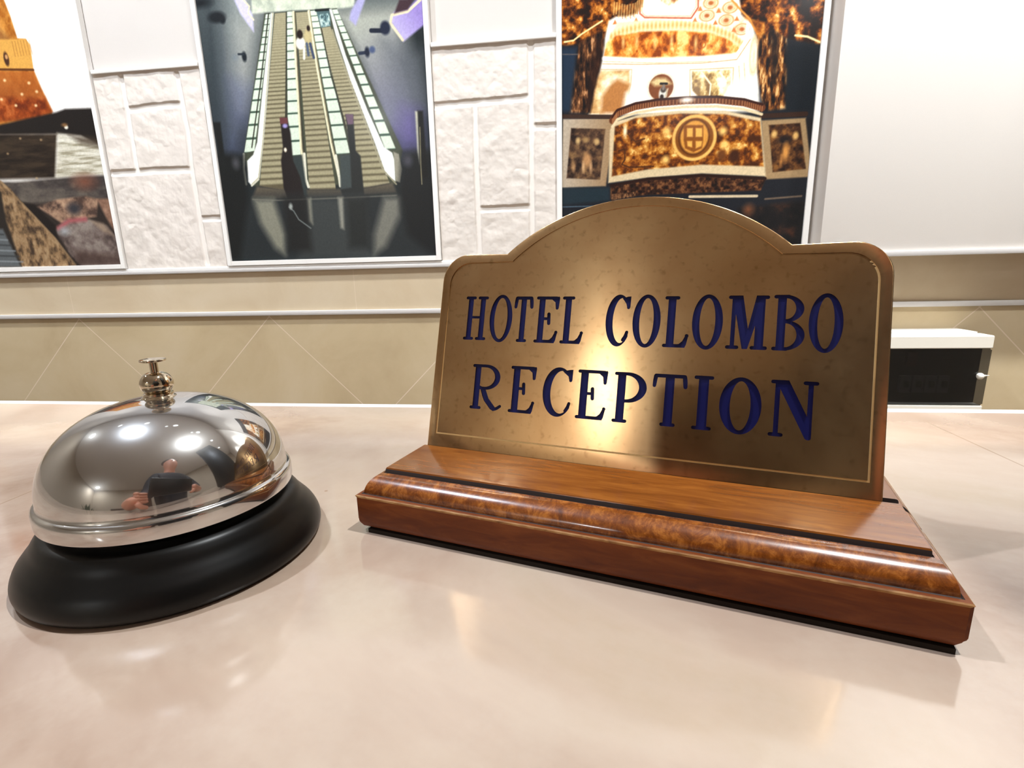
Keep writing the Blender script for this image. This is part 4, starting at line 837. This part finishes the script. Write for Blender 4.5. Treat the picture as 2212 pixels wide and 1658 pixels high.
def build_sign():
    t = empty('reception_sign', (5.67, 132.81, 0), -0.26874)
    tag(t, 'brass hotel reception sign with blue engraved lettering on a varnished wooden base', 'sign')
    W = 83.8; Dp = 76.
    # ---- wooden base: stacked rings (side inset, front inset, height, material of the face below)
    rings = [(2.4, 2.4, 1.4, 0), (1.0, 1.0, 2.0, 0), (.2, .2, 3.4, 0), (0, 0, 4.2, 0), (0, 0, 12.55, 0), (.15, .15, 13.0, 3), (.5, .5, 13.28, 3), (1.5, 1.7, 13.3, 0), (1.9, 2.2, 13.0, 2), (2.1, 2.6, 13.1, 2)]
    for k in range(1, 13):
        q = k / 12 * math.pi / 2
        rings.append((2.1 + 3.5 * (1 - math.cos(q)) * .96, 2.6 + 6.9 * (1 - math.cos(q)), 13.1 + 5.3 * math.sin(q), 1))
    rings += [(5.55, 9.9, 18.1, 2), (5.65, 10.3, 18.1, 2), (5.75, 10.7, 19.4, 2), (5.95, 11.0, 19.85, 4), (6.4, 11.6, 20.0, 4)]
    bm = bmesh.new(); prev = None
    for ix, iy, z, mi in rings:
        r = [bm.verts.new(v) for v in ((-W + ix, iy, z), (W - ix, iy, z), (W - ix, Dp - iy, z), (-W + ix, Dp - iy, z))]
        if prev:
            for i in range(4):
                f = bm.faces.new((prev[i], prev[(i + 1) % 4], r[(i + 1) % 4], r[i])); f.material_index = mi
        else: bm.faces.new(r)
        prev = r
    f = bm.faces.new(prev); f.material_index = 4
    # soften the upright corners of the bottom slab
    ed = [e for e in bm.edges if abs(e.verts[0].co.z - e.verts[1].co.z) > .3 and max(v.co.z for v in e.verts) < 13 and abs(abs(e.verts[0].co.x) - W) < 1.2]
    bmesh.ops.bevel(bm, geom=ed, offset=1.1, segments=3, affect='EDGES')
    base = bm_obj('wooden_base', bm, [M['wood_slab'], M['wood_ovolo'], M['groove'], M['worn'], M['wood_top']], t, smooth=28)
    tag(base, 'varnished brown wooden base with a rounded moulding')
    cut = box('slot_cutter', (-100, 100, -1.4, 1.6, -8, 6), M['groove'])
    cut.rotation_euler = (-0.30092, 0, 0); cut.location = Vector((0, 36.08 + 1.0, 19.97)) * S; cut.parent = t
    bpy.context.view_layer.update()
    md = base.modifiers.new('slot', 'BOOLEAN'); md.object = cut; md.operation = 'DIFFERENCE'; md.solver = 'EXACT'
    bpy.context.view_layer.update()
    me = bpy.data.meshes.new_from_object(base.evaluated_get(bpy.context.evaluated_depsgraph_get()))
    base.modifiers.clear(); base.data = me
    bpy.data.objects.remove(cut)
    box('felt_pad', (-79.5, 81.8, .4, 74.5, .05, 1.45), M['felt'], t)
    # ---- plate with engraved letters and border line
    out = plate_outline(0); g1 = plate_outline(3.35); g2 = plate_outline(3.95)
    letters = []
    for ln in (LINE1, LINE2): letters.append([glyph(*a) for a in ln])
    loops = [('O', out), ('G', g1), ('g', g2)]
    flat = [g for ln in letters for g in ln]
    polys = [out, g1, g2] + [p for g in flat for _, p in g]
    verts = []; edges = []
    for p in polys:
        b = len(verts); verts += [Vector(q) for q in p]; edges += [(b + i, b + (i + 1) % len(p)) for i in range(len(p))]
    V, E, F, *_ = delaunay_2d_cdt(verts, edges, [], 0, 1e-4)
    boxes = [(min(q[0] for _, p in g for q in p), max(q[0] for _, p in g for q in p), min(q[1] for _, p in g for q in p), max(q[1] for _, p in g for q in p)) for g in flat]
    def kind(x, y):
        if not inside(out, x, y): return None
        if inside(g1, x, y) and not inside(g2, x, y): return 'groove'
        for n, (g, bb) in enumerate(zip(flat, boxes)):
            if bb[0] <= x <= bb[1] and bb[2] <= y <= bb[3]:
                r = False
                for op, p in g:
                    if (op == '+') != r and inside(p, x, y): r = (op == '+')
                if r: return n
        return 'top'
    tk = [kind(sum(V[i][0] for i in f) / len(f), sum(V[i][1] for i in f) / len(f)) for f in F]
    lvl = {'top': 0.0, 'groove': .3}
    DEP = .75
    bm = bmesh.new(); cache = {}
    def vert(i, y):
        k = (i, round(y, 3))
        if k not in cache: cache[k] = bm.verts.new((V[i][0], y, V[i][1]))
        return cache[k]
    depth = lambda k: None if k is None else (lvl[k] if isinstance(k, str) else DEP)
    emap = {}
    for f, k in zip(F, tk):
        d = depth(k)
        if d is None: continue
        nf = bm.faces.new([vert(i, d) for i in f])
        if k == 'groove' and (V[f[0]][0] > 68.5 or V[f[0]][1] < 6): nf.material_index = 1  # lighter brass paints the light caught by the right and bottom groove
        for a, b in zip(f, list(f[1:]) + [f[0]]): emap.setdefault((min(a, b), max(a, b)), []).append(d)
    for (a, b), ds in emap.items():
        if len(ds) == 2 and abs(ds[0] - ds[1]) > 1e-6:
            try: bm.faces.new((vert(a, ds[0]), vert(b, ds[0]), vert(b, ds[1]), vert(a, ds[1])))
            except ValueError: pass
        elif len(ds) == 1:       # rim of the plate with a small rounded arris at the back
            bm.faces.new((vert(a, ds[0]), vert(b, ds[0]), vert(b, 2.0), vert(a, 2.0)))
    ring = [v for (i, y), v in cache.items() if y == 2.0]
    n = len(out)
    # back face
    bo = []
    for q in out:
        best = min(ring, key=lambda v: (v.co.x - q[0]) ** 2 + (v.co.z - q[1]) ** 2); bo.append(best)
    bm.faces.new(bo[::-1])
    # arris on the front rim
    rim = [e for e in bm.edges if len(e.link_faces) == 2 and all(abs(v.co.y) < 1e-6 for v in e.verts) and any(abs(f.normal.y) < .5 and max(v.co.y for v in f.verts) > 1.9 for f in e.link_faces)]
    bmesh.ops.recalc_face_normals(bm, faces=bm.faces)
    rim = [e for e in bm.edges if all(abs(v.co.y) < 1e-6 for v in e.verts) and any(max(v.co.y for v in f.verts) > 1.9 for f in e.link_faces)]
    bmesh.ops.bevel(bm, geom=rim, offset=.38, segments=3, affect='EDGES', profile=.5)
    plate = bm_obj('plate', bm, [M['brass'], M['lit_brass']], t, smooth=30)
    tag(plate, 'arched brushed brass plate')
    me = plate.data; uv = me.uv_layers.new(name='UVMap')
    co = np.empty(len(me.vertices) * 3, np.float32); me.vertices.foreach_get('co', co); co = co.reshape(-1, 3)
    li = np.empty(len(me.loops), np.int32); me.loops.foreach_get('vertex_index', li)
    u = np.stack([co[li, 0] * 5 + co[li, 1] * 1.3, co[li, 2] * 5 + co[li, 1] * .7], -1).astype(np.float32); uv.data.foreach_set('uv', u.ravel())
    plate.location = Vector((0, 36.08, 19.97)) * S; plate.rotation_euler = (-0.30092, 0, 0)
    # ---- enamel filling of each letter
    k0 = 0
    for ln, word in zip(letters, ('upper', 'lower')):
        idx = range(k0, k0 + len(ln)); k0 += len(ln)
        for n in idx:
            bm = bmesh.new(); vc = {}
            for f, k in zip(F, tk):
                if k == n and isinstance(k, int):
                    for i in f:
                        if i not in vc: vc[i] = bm.verts.new((V[i][0], DEP - .16, V[i][1]))
                    bm.faces.new([vc[i] for i in f])
            r = bmesh.ops.extrude_face_region(bm, geom=list(bm.faces))
            for v in [e for e in r['geom'] if isinstance(e, bmesh.types.BMVert)]: v.co.y = DEP - .01
            o = bm_obj('engraved_letter', bm, M['blue'], plate)
            tag(o, 'dark blue enamel letter')
build_sign()
POW = 1.0
BACK = 2.6
WASH = 2.75
EXPO = -0.42
# ------------------------------------------------------------------ lamps
def downlight(x, y, power, c, label, r=55, z=ZC, tilt=0, spread=170):
    t = empty('ceiling_light', (x, y, z)); tag(t, label, 'ceiling light', 'recessed ceiling spotlights')
    lathe('trim_ring', [(r + 2, 0), (r + 22, -1), (r + 20, -7), (r + 2, -9), (r, 6), (r, 0)], M['white_metal'], t, 48, 30, close=False)
    lathe('lamp_disc', [(0, -1.0), (r, -1.0), (r, -3.0), (0, -3.0)], emit('lamp_glow', c, 3.0), t, 48, None, close=False)
    d = bpy.data.lights.new('downlight_beam', 'AREA'); d.shape = 'DISK'; d.size = 2 * r * S; d.energy = power
    d.color = tuple(float(v) for v in lin(c)); d.spread = math.radians(spread)
    o = bpy.data.objects.new('downlight_beam', d); o.location = (0, 0, -.012); o.rotation_euler = (math.radians(tilt), 0, 0); o.parent = t; COL.objects.link(o)
    return t
WARM, COOL = (248, 253, 255), (228, 240, 255)
LIGHTS = [(-820, 215, 24, COOL, 18, 0, 170, 'cool white recessed spotlight above the counter, left of the bell'),
          (425, 120, 27, WARM, 18, 0, 170, 'round recessed spotlight above the right half of the counter'),
          (-1960, -3500, 42, WARM, 60, 0, 170, 'round recessed spotlight in the far left corner of the lobby'),
          (1000, -3100, 26, WARM, 45, 0, 170, 'small round recessed fill spotlight added in the far right corner of the lobby'),  # unseen lamp, added as fill for the lobby
          (-2000, 380, 8, WARM, 70, 0, 170, 'wide round recessed spotlight nearest the left wall'),
          (1300, -1500, 10, WARM, 55, 0, 170, 'round recessed fill spotlight added in the right of the lobby')]  # another unseen fill lamp, added to lighten the lobby
for x, n in ((-1350, 'leftmost spotlight of the added row washing the photo wall'), (-820, 'second spotlight from the left in the added row washing the photo wall'), (-290, 'middle spotlight of the added row washing the photo wall'),
             (1290, 'spotlight above the plastered wall in the added row washing the wall'), (240, 'second spotlight from the right in the added row washing the photo wall'), (770, 'spotlight above the breaker box in the added row washing the photo wall')):
    LIGHTS.append((x, 560, WASH * (2.6 if x > 1000 else 1.8 if x > 700 else 1), WARM, 40, 17, 50, n))  # unseen row of lamps, added to brighten the back wall
for x, n in ((-400, 'narrow spotlight added over the back edge of the counter, bell side'), (150, 'narrow spotlight added over the back edge of the counter, sign side')):
    LIGHTS.append((x, 480, BACK, WARM, 22, 0, 25, n))  # unseen pair, added to brighten the far part of the counter
for x, y, p, c, r, tl, spd, n in LIGHTS: downlight(x, y, p * POW, c, n, r, ZC, tl, spd)

# ------------------------------------------------------------------ the person taking the picture (seen only mirrored in the bell)
def person():
    t = empty('person', (110, -330, ZF)); tag(t, 'person in a dark jacket holding up a phone in front of the counter', 'person')
    def skin(name, chain, edges, mat, root=0, sub=2):
        me = bpy.data.meshes.new(name); me.from_pydata([((c[0] + (90 if c[1] < -190 else 0)) * S, (c[1] + (60 if c[1] < -190 else 0)) * S, c[2] * S) for c in chain], edges, [])
        o = bpy.data.objects.new(name, me); COL.objects.link(o)
        sk = o.modifiers.new('skin', 'SKIN'); sk.use_smooth_shade = True
        for i, c in enumerate(chain):
            me.skin_vertices[0].data[i].radius = (c[3] * S, (c[4] if len(c) > 4 else c[3]) * S); me.skin_vertices[0].data[i].use_root = (i == root)
        ss = o.modifiers.new('sub', 'SUBSURF'); ss.levels = sub; ss.render_levels = sub
        bpy.context.view_layer.update()
        m2 = bpy.data.meshes.new_from_object(o.evaluated_get(bpy.context.evaluated_depsgraph_get())); m2.name = name
        o.modifiers.clear(); o.data = m2; m2.materials.clear(); m2.materials.append(mat)
        for p in m2.polygons: p.use_smooth = True
        o.parent = t; o.matrix_parent_inverse = Matrix.Translation(-Vector((110, -330, ZF)) * S)
        return o
    skinm = plain('skin', (214, 150, 122), .5); jacket = plain('dark_navy_jacket', (28, 28, 36), .8); jeans = plain('dark_jeans', (36, 42, 60), .85); hairm = plain('dark_hair', (40, 28, 20), .6)
    Z = ZF
    # body: one skin surface from head to hands and feet
    B = [(110, -340, -150, 120, 95), (110, -345, 60, 115, 90), (110, -345, 260, 135, 95), (110, -340, 370, 70, 60), (110, -325, 440, 48, 48), (110, -300, 500, 62, 72), (110, -295, 560, 74, 88), (110, -305, 640, 70, 84), (110, -310, 700, 40, 50),
         (-20, -345, 335, 50), (-80, -290, 110, 42), (-112, -90, 18, 28), (-94, -24, 50, 22, 16),
         (280, -345, 335, 55), (320, -250, 110, 44), (230, -70, 50, 30), (118, -24, 76, 22, 16),
         (30, -340, -200, 92), (20, -320, -600, 62), (20, -345, ZF + 90, 42), (20, -300, ZF + 40, 42, 36), (20, -200, ZF + 34, 36, 30),
         (190, -340, -200, 92), (200, -320, -600, 62), (200, -345, ZF + 90, 42), (200, -300, ZF + 40, 42, 36), (200, -200, ZF + 34, 36, 30)]
    Ed = [(0, 1), (1, 2), (2, 3), (3, 4), (4, 5), (5, 6), (6, 7), (7, 8), (2, 9), (9, 10), (10, 11), (11, 12), (2, 13), (13, 14), (14, 15), (15, 16), (0, 17), (17, 18), (18, 19), (19, 20), (20, 21), (0, 22), (22, 23), (23, 24), (24, 25), (25, 26)]
    body = skin('body', B, Ed, skinm)
    for sx, base in ((1, (-94, -24, 50)), (-1, (118, -24, 76))):
        for k in range(4):
            x, y, z = base; zz = z + 16 - k * 11
            skin('finger', [(x, y + 4, zz, 9), (x + sx * 4, y + 14, zz + 1, 8.5), (x + sx * 20, y + 15, zz + 1, 8), (x + sx * 33, y + 13, zz, 7)] if False else [(x, y - 2, zz, 9), (x + sx * 6, y - 22, zz + 1, 8.5), (x + sx * 24, y - 27, zz + 1, 8), (x + sx * 38, y - 24, zz, 7)], [(0, 1), (1, 2), (2, 3)], skinm, sub=1)
        skin('thumb', [(base[0], base[1], base[2] - 16, 11), (base[0] + sx * 8, base[1] + 2, base[2] - 34, 9.5), (base[0] + sx * 26, base[1] - 4, base[2] - 40, 8)], [(0, 1), (1, 2)], skinm, sub=1)
    skin('jacket', [(110, -340, -170, 138, 112), (110, -345, 60, 132, 106), (110, -345, 255, 150, 108), (110, -340, 352, 84, 72), (-20, -345, 330, 58), (-80, -290, 108, 50), (-108, -112, 22, 36), (280, -345, 330, 66), (320, -250, 108, 54), (236, -90, 54, 40)],
         [(0, 1), (1, 2), (2, 3), (2, 4), (4, 5), (5, 6), (2, 7), (7, 8), (8, 9)], jacket)
    skin('trousers', [(110, -340, -190, 128, 104), (30, -340, -240, 102), (20, -320, -600, 74), (20, -345, ZF + 110, 60), (190, -340, -240, 102), (200, -320, -600, 74), (200, -345, ZF + 110, 60)],
         [(0, 1), (1, 2), (2, 3), (0, 4), (4, 5), (5, 6)], jeans)
    skin('hair', [(110, -330, 610, 84, 92), (110, -322, 680, 84, 96), (110, -318, 715, 52, 66)], [(0, 1), (1, 2)], hairm)
    ey = plain('dark_eye', (30, 22, 18), .2)
    for x in (172, 228): lathe('eye', spline([(0, -8), (7, -4), (8, 0), (7, 4), (0, 8)], 3), ey, None, 16).location = Vector((x, -166, 600)) * S
    for o in [o for o in COL.objects if o.name.startswith('eye')]: o.parent = t; o.matrix_parent_inverse = Matrix.Translation(-Vector((110, -330, ZF)) * S)
person()
def phone():
    t = empty('smartphone', (0, -6, 50)); tag(t, 'dark smartphone held sideways with both hands above the counter', 'phone')
    b = box('body', (-68, 92, -4, 4, -44, 30), M['dark_plastic'], t, bev=3, seg=3); b.rotation_euler = (-.22, 0, 0); b.location = Vector((0, -4, 40)) * S
    c = lathe('camera_bump', [(9, 0), (9, 1.5), (0, 1.5)], M['dark_plastic'], t, 32); c.rotation_euler = (-math.pi / 2 - .22, 0, 0); c.location = Vector((-2, 0, 60)) * S
phone()

# ------------------------------------------------------------------ lobby behind, seen mirrored in the chrome
def doorway():
    bm = bmesh.new(); add_box(bm, 700, 1600, YB + 2, YB + 12, ZF, 1000)
    o = bm_obj('door_1', bm, plain('dark_wooden_door', (64, 40, 26), .4)); o['kind'] = 'structure'
doorway()
def armchair(x, y, rz):
    t = empty('armchair', (x, y, ZF), rz); tag(t, 'brown leather armchair against the far side of the lobby', 'armchair')
    m = plain('brown_leather', (74, 46, 32), .45)
    box('seat', (-330, 330, -330, 300, 180, 430), m, t, bev=40, seg=4); box('backrest', (-330, 330, 250, 400, 180, 900), m, t, bev=50, seg=4)
    for s in (-1, 1):
        box('armrest', (min(s * 330, s * 430), max(s * 330, s * 430), -330, 380, 120, 620), m, t, bev=36, seg=4)
    for sx in (-1, 1):
        for sy in (-300, 340): lathe('leg', [(26, 0), (22, 190)], M['black'], t, 24, loc=(sx * 360, sy, 0))
armchair(-600, -2500, math.radians(200))
def plant(x, y):
    t = empty('potted_plant', (x, y, ZF)); tag(t, 'leafy green plant in a dark pot beside the brown armchair', 'plant')
    lathe('pot', [(130, 0), (180, 360), (168, 360), (120, 20)], M['dark_plastic'], t, 40, 30)
    lathe('soil', [(0, 325), (164, 330), (0, 300)], M['felt'], t, 32, None)
    g = plain('dark_green_leaf', (40, 70, 34), .4)
    bm = bmesh.new(); rnd = random.Random(3)
    for k in range(90):
        a = rnd.uniform(0, 6.28); e = rnd.uniform(.2, 1.4); L = rnd.uniform(500, 1150); w = rnd.uniform(28, 55)
        dx, dy = math.cos(a), math.sin(a); P = []
        for i in range(7):
            q = i / 6; r = L * q * math.cos(e) * .6; z = 330 + L * (q * math.sin(e) * 1.1 - .25 * q * q); ww = w * math.sin(math.pi * min(1, .08 + q * .92)) ** .7
            P.append((bm.verts.new((r * dx - dy * ww, r * dy + dx * ww, z)), bm.verts.new((r * dx, r * dy, z - 8)), bm.verts.new((r * dx + dy * ww, r * dy - dx * ww, z))))
        for A, B2 in zip(P, P[1:]):
            bm.faces.new((A[0], A[1], B2[1], B2[0])); bm.faces.new((A[1], A[2], B2[2], B2[1]))
    bm_obj('foliage', bm, g, t, smooth=True)
plant(-1450, -1900)
def shade_cabinet():  # unseen blocker, added to cast shade on the counter right of the sign
    t = empty('shade_cabinet', (320, 135, 0)); tag(t, 'tall dark cabinet, unseen, added on the counter to shade it right of the sign', 'cabinet')
    box('body', (-105, 105, -72, 76, 6, 520), M['dark_plastic'], t, bev=2)
    d = box('door', (-101, 101, -78, -72, 12, 514), plain('dark_walnut', (58, 36, 24), .35), t, bev=1.5)
    k = lathe('knob', [(0, 0), (4, 0), (4, 6), (8, 10), (8, 15), (0, 17)], M['nickel'], t, 24); k.rotation_euler = (math.pi / 2, 0, 0); k.location = Vector((-84, -77, 260)) * S
    for sx in (-1, 1):
        for sy in (-1, 1): lathe('shade_cabinet_foot', [(9, 0), (9, 6.5), (0, 6.5)], M['black'], t, 20, loc=(sx * 88, sy * 58, 0))
shade_cabinet()

# ------------------------------------------------------------------ world, camera, colour
w = bpy.data.worlds.new('World'); sc.world = w; w.use_nodes = True
w.node_tree.nodes['Background'].inputs[0].default_value = (1, .95, .9, 1); w.node_tree.nodes['Background'].inputs[1].default_value = .1
cam = bpy.data.cameras.new('camera'); co = bpy.data.objects.new('camera', cam); COL.objects.link(co); sc.camera = co
cam.sensor_width = 36; cam.lens = 18.2285; cam.clip_start = .004; cam.clip_end = 20
co.matrix_world = Matrix(((0.992081,-0.003780,0.125542,0.000000),(0.123157,0.225418,-0.966447,0.000000),(-0.024646,0.974255,0.224099,0.088120),(0,0,0,1)))
sc.view_settings.view_transform = 'Standard'; sc.view_settings.look = 'None'; sc.view_settings.gamma = 1
sc.view_settings.use_curve_mapping = False
sc.view_settings.exposure = EXPO
sc.cycles.max_bounces = 10; sc.cycles.diffuse_bounces = 5; sc.cycles.glossy_bounces = 6
sc.cycles.use_denoising = True
